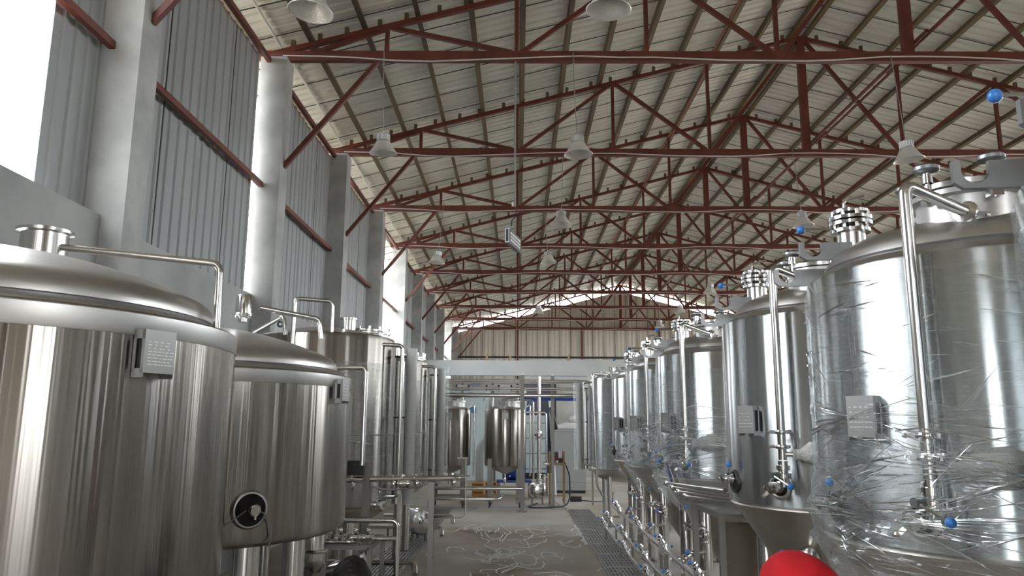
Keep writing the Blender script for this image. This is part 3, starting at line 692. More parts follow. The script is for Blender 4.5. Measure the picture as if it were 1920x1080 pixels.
# first kettle fittings
nk = MB().lathe([(.088, 0), (.088, .115), (.106, .12), (.106, .132), (.088, .136), (.08, .13), (.08, 0)], 40, (.225, .02, 2.465)).build('neck', 'pipe', k1)
MB().tube([(.30, 0, 2.525), (.93, .08, 2.475), (.935, .08, 2.20)], .014, 12, .04).build('spray_pipe', 'pipe', k1)
nameplate(k1, (.985 * math.cos(D2(-24)), .985 * math.sin(D2(-24)), 2.06), (.93, -.42, 0), .125, .145, .055, rows=8)
# second kettle fittings
can = MB().lathe([(.0, 0), (.03, 0), (.03, .03), (.055, .035), (.06, .05), (.052, .055), (.05, .16), (.045, .178), (.0, .182)], 28, (.285, .0, 2.49)).build('pressure_can', 'chrome', k2)
clamp(can, (.285, 0, 2.53), (0, 0, 1), .034, (1, -.6, 0))
for a in (0, 2.1, 4.2): MB().ball((.285 + .05 * math.cos(a), .05 * math.sin(a), 2.52), .013, 8).build('nut', 'chrome', can)
MB().tube([(.36, .1, 2.60), (.70, .35, 2.56), (.72, .36, 2.42)], .018, 12, .04).build('spray_pipe', 'pipe', k2)
MB().tube([(.25, .3, 2.45), (.52, .12, 2.55), (.54, .12, 2.42)], .016, 12, .04).build('vent_pipe', 'pipe', k2)
MB().tube([(.35, .9, 2.35), (.36, .9, 2.80), (.62, 1.05, 2.80), (.62, 1.05, 2.55)], .016, 12, .04).build('riser_pipe', 'pipe', k2)
MB().tube([(.86, .30, 2.21), (1.06, .30, 2.215), (1.06, .30, 1.55)], .018, 12, .04).build('side_pipe', 'pipe', k2)
nameplate(k2, (1.0 * math.cos(D2(-10)), 1.0 * math.sin(D2(-10)), 2.035), (.97, -.18, 0), .10, .135, .05, rows=4)
a = math.atan2(-.75, .67); c = Vector((math.cos(a), math.sin(a), 1.365)); n = Vector((math.cos(a), math.sin(a), 0))
hp = MB().lathe([(.108, -.03), (.103, .004), (.094, .016), (.086, .018), (.083, .012), (.083, -.02)], 40, c, n).build('side_port', 'dome', k2)
MB().lathe([(.0835, .006), (.0, .006)], 36, c, n).build('port_shade', 'black', hp)  # flat black disc imitates the shaded hollow of the port
MB().lathe([(.050, .004), (.048, .012), (.0, .013)], 28, c + Vector((-.01, 0, .008)), n).build('inner_flange', 'dark', hp)
MB().lathe([(.033, -.03), (.033, .025), (.028, .032), (.024, .026), (.0, .026)], 24, c + n * .02 + Vector((.015, 0, 0)), n).build('cap', 'chrome', hp)
MB().cyl(c + n * .03 + Vector((.022, 0, -.025)), c + n * .03 + Vector((.022, 0, -.05)), .008, 10).build('cap_screw', 'chrome', hp)
s_ = Vector((0, 0, 1)).cross(n)
MB().tube([c + n * .03 + s_ * .03, c + n * .03 + s_ * .09 + Vector((0, 0, -.03)), c + n * .012 + s_ * .125 + Vector((0, 0, -.10)), c + n * .005 + s_ * .13 + Vector((0, 0, -.17)), c + n * .01 + s_ * .115 + Vector((0, 0, -.20))], .0035, 6, .03).build('wire', 'cord', hp)
MB().tube([c + n * .03 - s_ * .03, c + n * .03 - s_ * .09 + Vector((0, 0, -.04)), c + n * .02 - s_ * .16 + Vector((0, 0, -.08))], .0035, 6, .03).build('wire', 'cord', hp)

# ================================================================== FLOOR DRAINS
def grate_run(name, label, x0, x1, y0, y1, along):
    D = empty(name, ((x0 + x1) / 2, (y0 + y1) / 2, 0)); tag(D, label, 'drain'); ox, oy = D.location.x, D.location.y
    MB().box((0, 0, .0015), (x1 - x0, y1 - y0, .003)).build('channel', 'dark', D)
    L, W = (y1 - y0, x1 - x0) if along == 'y' else (x1 - x0, y1 - y0)
    n = max(1, round(L / 1.0)); pl_ = L / n
    m = MB()
    def bx(u, w_, du, dw, z, dz):
        m.box((w_, u, z) if along == 'y' else (u, w_, z), (dw, du, dz) if along == 'y' else (du, dw, dz))
    for e in (-1, 1): bx(0, e * (W / 2 - .012), pl_ - .02, .02, .011, .014); bx(e * (pl_ / 2 - .02), 0, .02, W, .011, .014)
    nb = int(W / .045)
    for i in range(1, nb): bx(0, -W / 2 + i * W / nb, pl_ - .04, .014, .010, .012)
    for i in range(1, 5): bx(-pl_ / 2 + i * pl_ / 5, 0, .012, W - .03, .008, .010)
    me = m.mesh('grate', 'grate')
    for i in range(n):
        u = -L / 2 + (i + .5) * pl_; inst('grate', me, D, (0, u, 0) if along == 'y' else (u, 0, 0))
grate_run('floor_drain', 'long slotted floor drain along the right row of tanks', 1.12, 1.60, 5.5, 17.4, 'y')
grate_run('floor_drain', 'long slotted floor drain along the left row of tanks', -1.95, -1.45, 5.5, 17.4, 'y')
grate_run('floor_drain', 'slotted floor drain crossing in front of the far tanks', -1.95, 1.08, 17.45, 17.85, 'x')

# ================================================================== RIGHT MANIFOLD PIPES
def manifold(label, x, z, y0, y1, r, spots, seed):
    rnd = random.Random(seed); P = empty('manifold_pipe', (x, y0, 0)); tag(P, label, 'pipe', 'manifold pipes along the right row')
    MB().tube([(0, y1 - y0 + .0, z + .25), (0, y1 - y0, z), (0, 0, z)] if seed == 1 else [(.25, y1 - y0, z), (0, y1 - y0, z), (0, 0, z)], r, 14, .08).build('tube', 'pipe', P)
    for y in spots:
        d = y - y0
        MB().torus((0, d + .12, z), r * 1.25, .008, (0, 1, 0), 16, 6).build('ferrule', 'chrome', P)
        MB().cyl((0, d, z), (-.07, d, z + .13), r * .75, 12).build('branch', 'pipe', P)
        valve(P, (-.06, d, z + .11), (-.5, 0, .9), (-.55, -.45, .55), .024, .13, .12)
        valve(P, (0, d + .12, z + .05), (0, 0, 1), (-.4, .3, .6), .022, .09, .10)
        MB().lathe([(.034, 0), (.034, .012), (0, .014)], 14, (-.095, d, z + .172), (-.5, 0, .9)).build('blank_cap', 'chrome', P)
    for y in [y0 + .3 + i * 1.8 for i in range(int((y1 - y0) / 1.8) + 1)]:
        MB().bar((.02, y - y0, 0), (.02, y - y0, z - r), .03).build('support', 'frame', P)
manifold('uppermost bright manifold pipe along the right row of tank legs', 1.72, .40, 5.4, 14.15, .026, [7.4, 9.2, 11.0, 13.2], 1)
manifold('middle manifold pipe along the right row, valves every tank', 1.58, .22, 5.4, 14.2, .024, [8.0, 9.7, 11.5, 13.3], 2)
manifold('lowest manifold pipe beside the right floor drain', 1.42, .20, 5.4, 13.1, .019, [8.4, 10.1, 12.6], 3)
# sampling valve trees at each conical tank, at knee height
for i, (y, lab) in enumerate(((7.75, 'valve tree on the leg of the tank behind the pipe rack'), (9.85, 'valve tree beside the second film-wrapped tank from the rack'), (11.7, 'valve tree farthest down the right row'), (5.0, 'valve tree with blue knob beside the red cap'))):
    V_ = empty('valve_tree', (1.78, y, 0)); tag(V_, lab, 'valve', 'valve trees along the right row')
    MB().tube([(.05, .0, 0.02), (.05, 0, .85), (-.08, -.02, .85)], .02, 10, .05).build('riser', 'pipe', V_)
    valve(V_, (-.08, -.02, .86), (-1, -.1, .1), (-.25, -.1, .9), .026, .14, .19)
    valve(V_, (.05, 0, .76), (0, 0, 1), (-.7, -.5, .2), .024, .12, .12)
    MB().tube([(.05, 0, .62), (-.12, -.06, .62), (-.2, -.09, .55)], .018, 10, .04).build('arm', 'pipe', V_)
    valve(V_, (-.14, -.07, .60), (-1, -.4, -.5), (-.2, -.3, .8), .022, .12, .03)
    for a in (0, 1.6, 3.1, 4.6): MB().ball((-.08 + .05 * math.cos(a), -.02 - .05 * abs(math.sin(a)), .86 + .04 * math.sin(a)), .018, 10).build('wing_nut', 'chrome', V_)

# pipe rack with levers between the second and third conical tanks
RK = empty('pipe_rack', (1.62, 7.0, 0)); tag(RK, 'steel rack of four level pipes with three lever valves and a blue lever', 'pipe rack')
for i in range(4):
    p = MB().tube([(.06 + i * .035, -.62, 1.31 - i * .03), (-.10 + i * .03, .95 - i * .16, 1.26 - i * .03)], .019, 12).build('rail_pipe', 'pipe', RK)
    y = .95 - i * .16
    MB().lathe([(.03, 0), (.04, .01), (.04, .035), (.03, .045)], 12, (-.10 + i * .03, y, 1.26 - i * .03), (0, 1, 0)).build('cap', 'chrome', p)
    if i: MB().cyl((-.10 + i * .03, y - .06, 1.28 - i * .03), (-.15 + i * .03, y - .05, 1.44 - i * .03), .008, 8).build('lever', 'chrome', p)
    else:
        MB().bar((-.09, y - .12, 1.28), (-.13, y - .12, 1.46), .035, .01).build('lever', 'blue', p); MB().ball((-.19, y - .02, 1.48), .02, 12).build('knob', 'blue_ball', p)
for (x, y) in ((.05, -.5), (.05, .45), (.5, -.5), (.5, .45)): MB().bar((x, y, 0), (x, y, 1.08), .05).build('leg', 'frame', RK)
MB().box((.28, -.02, 1.10), (.52, 1.05, .04)).build('top_frame', 'frame', RK)
MB().box((.27, -.5, .55), (.40, .012, 1.0)).build('side_sheet', 'racksheet', RK)
MB().bar((.05, -.5, .18), (.05, .45, .18), .04).build('rail', 'frame', RK); MB().bar((.05, -.5, .5), (.5, -.5, .5), .04).build('rail', 'frame', RK)

# ================================================================== LEFT AISLE: PIPES, POSTS, SKID
TP = empty('transfer_pipe', (-1.36, 7.12, 0)); tag(TP, 'horizontal transfer pipe on two posts in front of the left tall tanks', 'pipe')
MB().tube([(-.45, -.25, 1.34), (.1, -.05, 1.34), (.85, .30, 1.33), (.62, 1.6, 1.28), (.5, 3.2, 1.15)], .026, 12, .12).build('tube', 'pipe', TP)
for (x, y, z, w_) in ((.0, -.1, 1.50, .06), (.56, .15, 1.30, .05)): MB().bar((x, y, 0), (x, y, z), w_).build('post', 'frame', TP); 
for (x, y) in ((0, -.1), (.6, .17)): MB().box((x, y, .008), (.14, .14, .016)).build('base_plate', 'frame', TP)
MB().bar((-.42, -.16, 1.44), (-.02, -.12, 1.44), .05, .13).build('cable_tray', 'dark', TP)
for x, y in ((-.12, -.12), (.22, .02), (.42, .10), (.75, .26)): clamp(TP, (x, y, 1.295), (1, .42, -.02), .027, (0, -.4, 1))
valve(TP, (.30, .05, 1.295), (1, .44, -.02), (.1, -.2, .8), .03, .13, .06, 'chrome')
MB().tube([(-.40, -.18, 1.40), (-.1, -.16, 1.34), (.15, -.05, 1.24), (.40, .08, 1.25), (.62, .18, 1.33), (.9, .33, 1.35)], .008, 6, .1).build('cable', 'cord', TP)
SK = empty('pump_skid', (-1.30, 6.62, 0)); tag(SK, 'square-tube skid with pump and filter under the left transfer pipe', 'skid')
for x in (-.38, .12):
    for y in (-.3, .3): MB().bar((x, y, 0), (x, y, .86), .035).build('leg', 'frame', SK)
for y in (-.3, .3): MB().bar((-.38, y, .86), (.12, y, .86), .035).build('rail', 'frame', SK); MB().bar((-.38, y, .35), (.12, y, .35), .03).build('rail', 'frame', SK)
for x in (-.38, .12): MB().bar((x, -.3, .86), (x, .3, .86), .035).build('rail', 'frame', SK)
MB().lathe([(.0, 0), (.06, 0), (.065, .03), (.065, .30), (.08, .31), (.08, .34), (.0, .36)], 24, (-.3, .0, .62), (1, .1, .25)).build('filter_housing', 'pipe', SK)
MB().lathe([(.0, 0), (.09, 0), (.1, .03), (.1, .22), (.07, .25), (0, .26)], 20, (-.08, .1, .45), (1, 0, 0)).build('pump_motor', 'black', SK)
MB().lathe([(.0, 0), (.045, 0), (.045, .02), (0, .022)], 20, (-.30, -.32, .60), (0, -1, 0)).build('pressure_gauge', 'white', SK)
MB().tube([(-.35, -.28, .9), (.0, -.28, .9), (.05, -.1, .9), (.3, -.1, .9)], .02, 10, .06).build('hose_pipe', 'pipe', SK)
MB().tube([(-.5, .25, 1.0), (.25, .28, 1.0), (.25, .28, .5)], .022, 10, .06).build('riser', 'pipe', SK)
for i, x in enumerate((-.25, -.12, .0, .1)): valve(SK, (x, -.27, .93), (1, 0, 0), (0, -.2, 1), .02, .1, .05, 'chrome')
MB().cyl((-.32, -.05, 0), (-.32, -.05, .05), .10, 16).build('foot_disc', 'dark', SK)
UV = empty('upright_vessel', (-1.58, 6.16, 0)); tag(UV, 'small upright steel vessel with clamp band beside the second kettle', 'vessel')
MB().lathe([(0, .70), (.05, .70), (.085, .75), (.09, .80), (.09, 1.22), (.07, 1.27), (0, 1.29)], 28).build('body', 'pipe', UV)
MB().torus((0, 0, .86), .10, .012, n=24, m=8).build('clamp_band', 'chrome', UV); MB().torus((0, 0, 1.25), .10, .012, n=24, m=8).build('clamp_band', 'chrome', UV)
for a in (0, 2.1, 4.2): MB().bar((.08 * math.cos(a), .08 * math.sin(a), 0), (.08 * math.cos(a), .08 * math.sin(a), .74), .03).build('leg', 'frame', UV)
# pumps beside the left drain
def pump(label, loc, rz, sc_):
    P = empty('centrifugal_pump', loc, rz); P.scale = (sc_,) * 3; tag(P, label, 'pump')
    MB().lathe([(0, -.02), (.13, -.02), (.15, .0), (.15, .10), (.13, .14), (.06, .16), (0, .16)], 28, (0, 0, .24), (0, -1, 0)).build('pump_housing', 'chrome', P)
    MB().torus((0, -.09, .24), .105, .035, (0, 1, 0), 28, 10).build('volute', 'pipe', P)
    MB().lathe([(0, 0), (.035, 0), (.035, .10), (.05, .105), (.05, .12), (0, .122)], 18, (0, -.14, .24), (0, -1, 0)).build('inlet', 'chrome', P)
    MB().lathe([(0, 0), (.12, 0), (.125, .04), (.125, .26), (.09, .30), (0, .30)], 24, (0, .02, .24), (0, 1, 0)).build('motor', 'pipe', P)
    MB().tube([(.11, -.07, .26), (.11, -.07, .48)], .03, 12).build('outlet', 'pipe', P)
    for x in (-.09, .09):
        for y in (-.02, .24): MB().bar((x, y, 0), (x * .8, y, .16), .025).build('foot', 'frame', P)
    return P
pump('bright round pump with its axis tilted beside the left drain', (-1.58, 12.55, .0), .5, 1.35)
pump('round steel pump standing on the floor beside the cluttered stand', (.46, 18.6, 0), 0, 1.45)
# drain pipes ending over the left drain
for (y, x1, lab) in ((9.8, -1.27, 'nearest drain pipe with a down elbow over the left floor drain'), (13.1, -1.27, 'second drain pipe with a down elbow over the left drain'), (14.7, -1.22, 'thin farthest drain pipe with a down elbow at the left')):
    P = empty('drain_pipe', (-2.2, y, 0)); tag(P, lab, 'pipe', 'drain pipes from the left tanks')
    MB().tube([(-.3, 0, .16), (x1 + 2.2, 0, .16), (x1 + 2.22, -.10, .04)], .035, 12, .09).build('tube', 'pipe', P)
    for x in (.05, .55): MB().bar((x, 0, 0), (x, 0, .125), .03).build('support', 'frame', P)
LP = empty('loop_pipe', (-1.15, 13.9, 0)); tag(LP, 'thin stand pipe with a small plate handle and bent foot before the far tanks', 'pipe')
MB().tube([(.18, .6, 1.22), (.18, .6, .22), (.12, .55, .16), (-.5, .3, .16)], .016, 10, .08).build('tube', 'pipe', LP)
MB().bar((.02, .6, 1.225), (.22, .6, 1.225), .06, .02).build('plate_handle', 'white', LP)
MB().bar((-.5, .3, 0), (-.5, .3, .15), .03).build('support', 'frame', LP)

# ================================================================== FAR END
def far_tank(x, lab, wrap_lid):
    T = empty('small_tank', (x, 17.95, 0)); tag(T, lab, 'tank', 'two small tanks at the far end'); r = .48
    MB().lathe([(r - .015, .92), (r, .94), (r, 2.16), (r - .02, 2.20)], 64).build('jacket', 'jacket', T)
    MB().lathe([(r - .02, 2.20), (.30, 2.26), (.12, 2.29), (0, 2.29)], 48).build('top_cone', 'dome', T)
    MB().lathe([(.05, .74), (.10, .76), (r - .02, .92)], 48).build('bottom_cone', 'cone', T)
    mw = MB().lathe([(.24, 0), (.24, .12), (.265, .125), (.265, .145), (.24, .15), (.12, .175), (0, .18)], 32, (.10, -.05, 2.24)).build('manway', 'dome', T)
    for i in range(10): a = 2 * PI * i / 10; MB().cyl((.10 + .25 * math.cos(a), -.05 + .25 * math.sin(a), 2.33), (.10 + .25 * math.cos(a), -.05 + .25 * math.sin(a), 2.42), .012, 8).build('bolt', 'chrome', mw)
    MB().tube([(-.1, -.1, 2.43), (.1, -.1, 2.47), (.33, -.1, 2.50)], .035, 8).build('wrapped_handle', 'bag', mw)
    for a in (45, 135, 225, 315):
        x_, y_ = (r + .0) * math.cos(D2(a)), (r + .0) * math.sin(D2(a)); MB().bar((x_, y_, .14), (x_, y_, 1.08), .09).build('leg', 'frame', T); MB().cyl((x_, y_, 0), (x_, y_, .15), .02, 10).build('adjusting_foot', 'dark', T)
    MB().box((.02, -r - .005, 2.04), (.12, .02, .14)).build('badge', 'plate', T)
    MB().cyl((0, 0, .5), (0, 0, .76), .03, 12).build('outlet', 'pipe', T); valve(T, (0, -.04, .62), (0, -1, 0), (1, -.2, .6), .025, .12, .12, 'chrome')
    for z in (.28,): MB().bar((-.34, -.34, z), (.34, -.34, z), .05).build('stretcher', 'frame', T)
    MB().tube([(r - .06, -.25, 2.2), (r + .09, -.25, 2.30), (r + .09, -.25, .7)], .02, 10, .05).build('side_pipe', 'pipe', T)
    return T
far_tank(-.30, 'small steel tank on legs at the far end, nearer the middle of the aisle', True)
far_tank(-1.58, 'small steel tank on legs at the far end, partly hidden by the left row', True)
for i, (x, lab) in enumerate(((-1.35, 'pneumatic valve actuator above the left small tank'), (-.62, 'pneumatic valve actuator between the two small tanks'), (-.02, 'pneumatic valve actuator behind the tall rack post'))):
    A = empty('actuated_valve', (x, 18.6, 0)); tag(A, lab, 'valve', 'actuated valves at the far end')
    MB().lathe([(0, -.15), (.06, -.15), (.075, -.13), (.075, .13), (.06, .15), (0, .15)], 20, (0, 0, 2.72), (1, 0, 0)).build('actuator', 'cabinet', A)
    for e in (-1, 1): MB().cyl((e * .13, 0, 2.72), (e * .17, 0, 2.72), .078, 18).build('end_cap', 'black', A)
    MB().cyl((0, 0, 2.80), (0, 0, 2.86), .03, 10).build('indicator', 'black', A); MB().cyl((0, 0, .0), (0, 0, 2.62), .03, 12).build('stand_pipe', 'pipe', A)
    MB().box((0, 0, 2.60), (.08, .08, .12)).build('yoke', 'frame', A)
# rack of posts and long pipes
PR = empty('overhead_pipe_rack', (0, 16.95, 0)); tag(PR, 'overhead pipes carried on square steel posts before the far lintel', 'pipe rack')
for x, y, z in ((.09, 0, 2.93), (.80, 1.0, 2.98)):
    MB().bar((x, y, 0), (x, y, z), .075).build('post', 'frame', PR); MB().box((x, y, .008), (.2, .2, .016)).build('base_plate', 'frame', PR); MB().box((x, y, z + .015), (.05, .05, .05)).build('post_cap', 'white', PR)
for (z, r, y) in ((2.83, .022, .55), (2.79, .02, .62), (2.66, .022, .5), (2.62, .014, .58), (2.50, .05, .5)):
    MB().cyl((-3.0, y, z), (1.6, y, z), r, 14).build('overhead_pipe', 'pipe', PR)
MB().cyl((.47, .5, .55), (.47, .5, 2.93), .045, 14).build('drop_pipe', 'pipe', PR)
MB().cyl((-1.9, -.02, .49), (.1, -.02, .49), .042, 14).build('low_pipe', 'pipe', PR)
MB().tube([(-1.9, -.05, .27), (-.42, -.05, .27), (-.35, .2, .30), (-.35, .5, .30)], .038, 12, .08).build('low_pipe', 'pipe', PR)
MB().tube([(.13, .3, 2.12), (.62, .3, 2.12), (.64, .3, 1.0)], .02, 10, .06).build('loop_pipe', 'pipe', PR)
MB().tube([(.0, 1.2, 2.42), (.35, 1.25, 2.42), (.36, 1.3, .6)], .026, 10, .08).build('loop_pipe', 'pipe', PR)
valve(PR, (.47, .44, 1.62), (0, 0, 1), (-1, -.2, 0), .05, .22, .06, 'black'); valve(PR, (.62, .3, 1.0), (1, 0, 0), (0, 0, 1), .028, .14, .08, 'chrome'); valve(PR, (.47, .5, .66), (0, 0, 1), (1, 0, .2), .04, .2, .16, 'chrome')
BT = empty('cable_trunking', (0, 18.4, 0)); tag(BT, 'bright blue horizontal trunking with a hanging blue hose', 'trunking')
MB().box((.94, 0, 2.45), (1.64, .08, .07)).build('trunk', 'blue', BT); MB().tube([(.32, -.03, 2.43), (.25, -.03, 2.25), (.18, -.03, 2.12)], .03, 8).build('hose', 'blue_ball', BT)
MB().bar((.14, 0, 2.45), (.14, 0, 0), .04).build('stand', 'frame', BT); MB().bar((1.75, 0, 2.45), (1.75, 0, 0), .04).build('stand', 'frame', BT)
CB = empty('grey_cabinet', (1.42, 21.9, 0)); tag(CB, 'plain grey steel cabinet under a white dust sheet', 'cabinet')
MB().box((0, 0, .92), (.92, .6, 1.68)).build('body', 'cabinet', CB); MB().box((0, 0, .04), (.88, .55, .08)).build('plinth', 'black', CB); MB().box((0, -.302, .30), (.90, .006, .006)).build('panel_seam', 'dark', CB); MB().box((0, -.302, 1.66), (.90, .006, .006)).build('panel_seam', 'dark', CB)
ds_ = MB(); v = []
for j in range(11):
    for i in range(21):
        x, y = -.47 + .94 * i / 20, -.3 + .6 * j / 10; v.append((x, y, 1.79 + .13 * max(0, math.sin(PI * i / 20)) * (1 - abs(y) * 1.4) + .05 * noise.noise(Vector((x * 5, y * 5, 2))) - (.10 if j == 0 else 0)))
k = len(v); f = [(j * 21 + i, j * 21 + i + 1, (j + 1) * 21 + i + 1, (j + 1) * 21 + i) for j in range(10) for i in range(20)]
ds_.add(v, f, True); d_ = ds_.build('dust_sheet', 'tarp'); d_.location = (1.42, 21.9, 0); tag(d_, 'crumpled white dust sheet lying on the grey cabinet', 'sheet')
bgs = MB().ball((0, 0, 0), .16, 16, (1.1, .8, .6)).build('white_bundle', 'tarp'); bgs.location = (1.62, 21.9, 2.03); tag(bgs, 'small white bundle on top of the dust sheet', 'bundle')
ST = empty('work_stand', (.93, 18.75, 0)); tag(ST, 'rusty square-tube stand carrying a clutter of fittings', 'stand')
for x in (-.17, .17):
    for y in (-.15, .15): MB().bar((x, y, 0), (x, y, .90), .035).build('leg', 'brown', ST)
MB().box((0, 0, .915), (.44, .38, .03)).build('top', 'brown', ST); MB().bar((-.17, -.15, .2), (.17, -.15, .2), .03).build('stretcher', 'brown', ST)
BX = empty('clutter_box', (.93, 18.75, .93)); tag(BX, 'open tan box with red and white parts on the work stand', 'box')
MB().box((0, 0, .012), (.38, .3, .024)).build('base', 'brown', BX)
for e in (-1, 1): MB().box((e * .17, 0, .15), (.04, .28, .28)).build('side', 'brown', BX)
MB().box((0, .12, .15), (.3, .03, .25)).build('back', 'dark', BX); MB().box((-.06, -.1, .12), (.12, .06, .05)).build('red_part', 'cap', BX); MB().box((.08, -.13, .22), (.09, .02, .16)).build('white_card', 'white', BX); MB().ball((0, -.1, .05), .04).build('white_knob', 'white', BX)
HS = MB().tube([(1.12, 18.6, .95), (1.22, 18.5, .7), (1.23, 18.45, .2), (1.12, 18.0, .03), (.8, 17.6, .03), (.45, 17.45, .03), (.22, 17.6, .03), (.3, 18.0, .03), (.45, 18.3, .05)], .018, 8, .2).build('black_hose', 'black'); tag(HS, 'black hose looping over the floor from the work stand to the pump', 'hose')
WH = MB().tube([(.85, 18.55, .90), (.82, 18.5, .6), (.80, 18.45, .3), (.86, 18.3, .08), (1.0, 17.95, .02), (1.08, 17.9, .02)], .012, 8, .15).build('white_hose', 'white'); tag(WH, 'thin white hose hanging under the work stand', 'hose')
TK = empty('white_tank', (.45, 21.0, 0)); tag(TK, 'pale translucent liquid tank in a cage behind the drop pipe', 'tank')
MB().box((0, 0, 1.35), (.62, .6, 1.5)).build('body', 'panel', TK); MB().box((0, 0, .5), (.66, .64, .12)).build('pallet', 'black', TK)
for x in (-.32, .32):
    for y in (-.31, .31): MB().bar((x, y, 0), (x, y, 2.12), .03).build('cage_bar', 'frame', TK)
for z in (.7, 1.1, 1.5, 1.9): MB().bar((-.32, -.31, z), (.32, -.31, z), .02).build('cage_bar', 'frame', TK)
HT = empty('horizontal_tank', (-.35, 22.2, 0)); tag(HT, 'grey horizontal tank end seen above the middle small tank', 'tank')
MB().lathe([(0, -.6), (.3, -.58), (.42, -.48), (.45, -.3), (.45, .3), (.42, .48), (.3, .58), (0, .6)], 32, (0, 0, 2.55), (1, 0, 0)).build('shell', 'cabinet', HT)
for x in (-.35, .35): MB().bar((x, 0, 0), (x, 0, 2.2), .12).build('support', 'frame', HT)
for i, (x, y, c) in enumerate(((-1.05, 20.6, 'left of a gap between the small tanks'), (-.72, 20.9, 'right of the gap between the small tanks'))):
    C_ = empty('orange_crate', (x, y, 0)); tag(C_, 'orange plastic crate on the floor, ' + c, 'crate', 'orange crates at the far end')
    MB().box((0, 0, .18), (.3, .3, .34)).build('body', 'orange', C_)
    for z in (.1, .2, .3): MB().box((0, -.152, z), (.26, .006, .03)).build('slot', 'dark', C_)
PA = empty('parked_pump_set', (-.1, 20.2, 0)); tag(PA, 'dark blue motor set on a frame behind the middle small tank', 'motor')
MB().lathe([(0, -.3), (.18, -.3), (.2, -.25), (.2, .25), (.18, .3), (0, .3)], 22, (0, 0, .65), (1, 0, 0)).build('motor', 'blue', PA); MB().box((0, 0, .42), (.9, .4, .06)).build('bed', 'blue', PA)
for x in (-.4, .4): MB().bar((x, 0, 0), (x, 0, .4), .08).build('leg', 'frame', PA)
LB = empty('ladder_board', (-.85, 21.2, 0)); tag(LB, 'leaning white-grey pipe and elbow between the two small tanks', 'pipe')
MB().tube([(-.2, 0, 0), (-.2, 0, 1.3), (.25, 0, 1.75), (.6, 0, 1.85)], .11, 14, .4).build('duct', 'cabinet', LB)
LD = empty('leaning_pole', (.98, 20.6, 0)); tag(LD, 'white pole leaning beside the blue door', 'pole')
MB().cyl((0, 0, 0), (-.12, .3, 2.55), .04, 12).build('pole', 'white', LD); MB().cyl((.02, -.02, 1.75), (-.1, .28, 2.3), .06, 10).build('grip', 'black', LD)
EX = empty('power_adapter', (1.42, 19.3, 0)); tag(EX, 'black power block with a looping cable on the floor', 'adapter')
MB().box((0, 0, .06), (.28, .12, .12)).build('block', 'black', EX); MB().tube([(-.12, 0, .1), (-.2, 0, .25), (-.28, .02, .22), (-.32, .05, .02)], .012, 8, .08).build('cable', 'black', EX); MB().tube([(.14, 0, .03), (.5, -.1, .012), (.9, .0, .012)], .01, 8, .1).build('cable', 'black', EX)

for x, hh, lab in ((-1.02, .22, 'short upright wood offcut on the lintel, left of the others'), (-.30, .12, 'small wood offcut on the lintel near its middle'), (1.55, .18, 'leaning wood offcut on the right end of the lintel')):
    o = MB().bar((0, 0, 0), (.05, 0, hh), .10, .06).build('wood_offcut', 'wood'); o.location = (x, 23.95, 3.842); tag(o, lab, 'offcut', 'wood offcuts on the lintel')

# ================================================================== LOOSE STRAPPING ON THE FLOOR
rnd = random.Random(11)
sm_ = MB()
for i in range(30):
    x, y = rnd.gauss(-.05, .38), rnd.uniform(9.3, 14.2); a = rnd.uniform(0, 2 * PI); pts = [Vector((x, y, .008))]; cur = rnd.gauss(0, .3)
    for k in range(rnd.randint(10, 26)):
        cur += rnd.gauss(0, .35); cur = max(-.9, min(.9, cur)); a += cur
        pts.append(pts[-1] + Vector((math.cos(a) * .10, math.sin(a) * .16, 0))); pts[-1].z = .006 + .03 * abs(math.sin(k * .5 + i)) * rnd.random()
    v = []
    for j, p in enumerate(pts):
        t = (pts[min(j + 1, len(pts) - 1)] - pts[max(j - 1, 0)]).normalized(); s_ = Vector((-t.y, t.x, .25)).normalized() * .011
        v += [p - s_, p + s_]
    sm_.add(v, [(2 * j, 2 * j + 1, 2 * j + 3, 2 * j + 2) for j in range(len(pts) - 1)], True)
o = sm_.build('plastic_strapping', 'strap'); o.location.z = .004; o['kind'] = 'stuff'; o['label'] = 'tangle of white plastic strapping on the aisle floor'; o['category'] = 'strapping'
fs = MB()
for i in range(26): fs.box((1.06 + rnd.gauss(0, .02) + .012 * i * 0, 12.4 + i * .09, .01), (rnd.uniform(.02, .06), rnd.uniform(.05, .12), .012))
o = fs.build('film_scrap', 'strap'); tag(o, 'crumpled white film scrap along the edge of the right floor drain', 'film scrap')

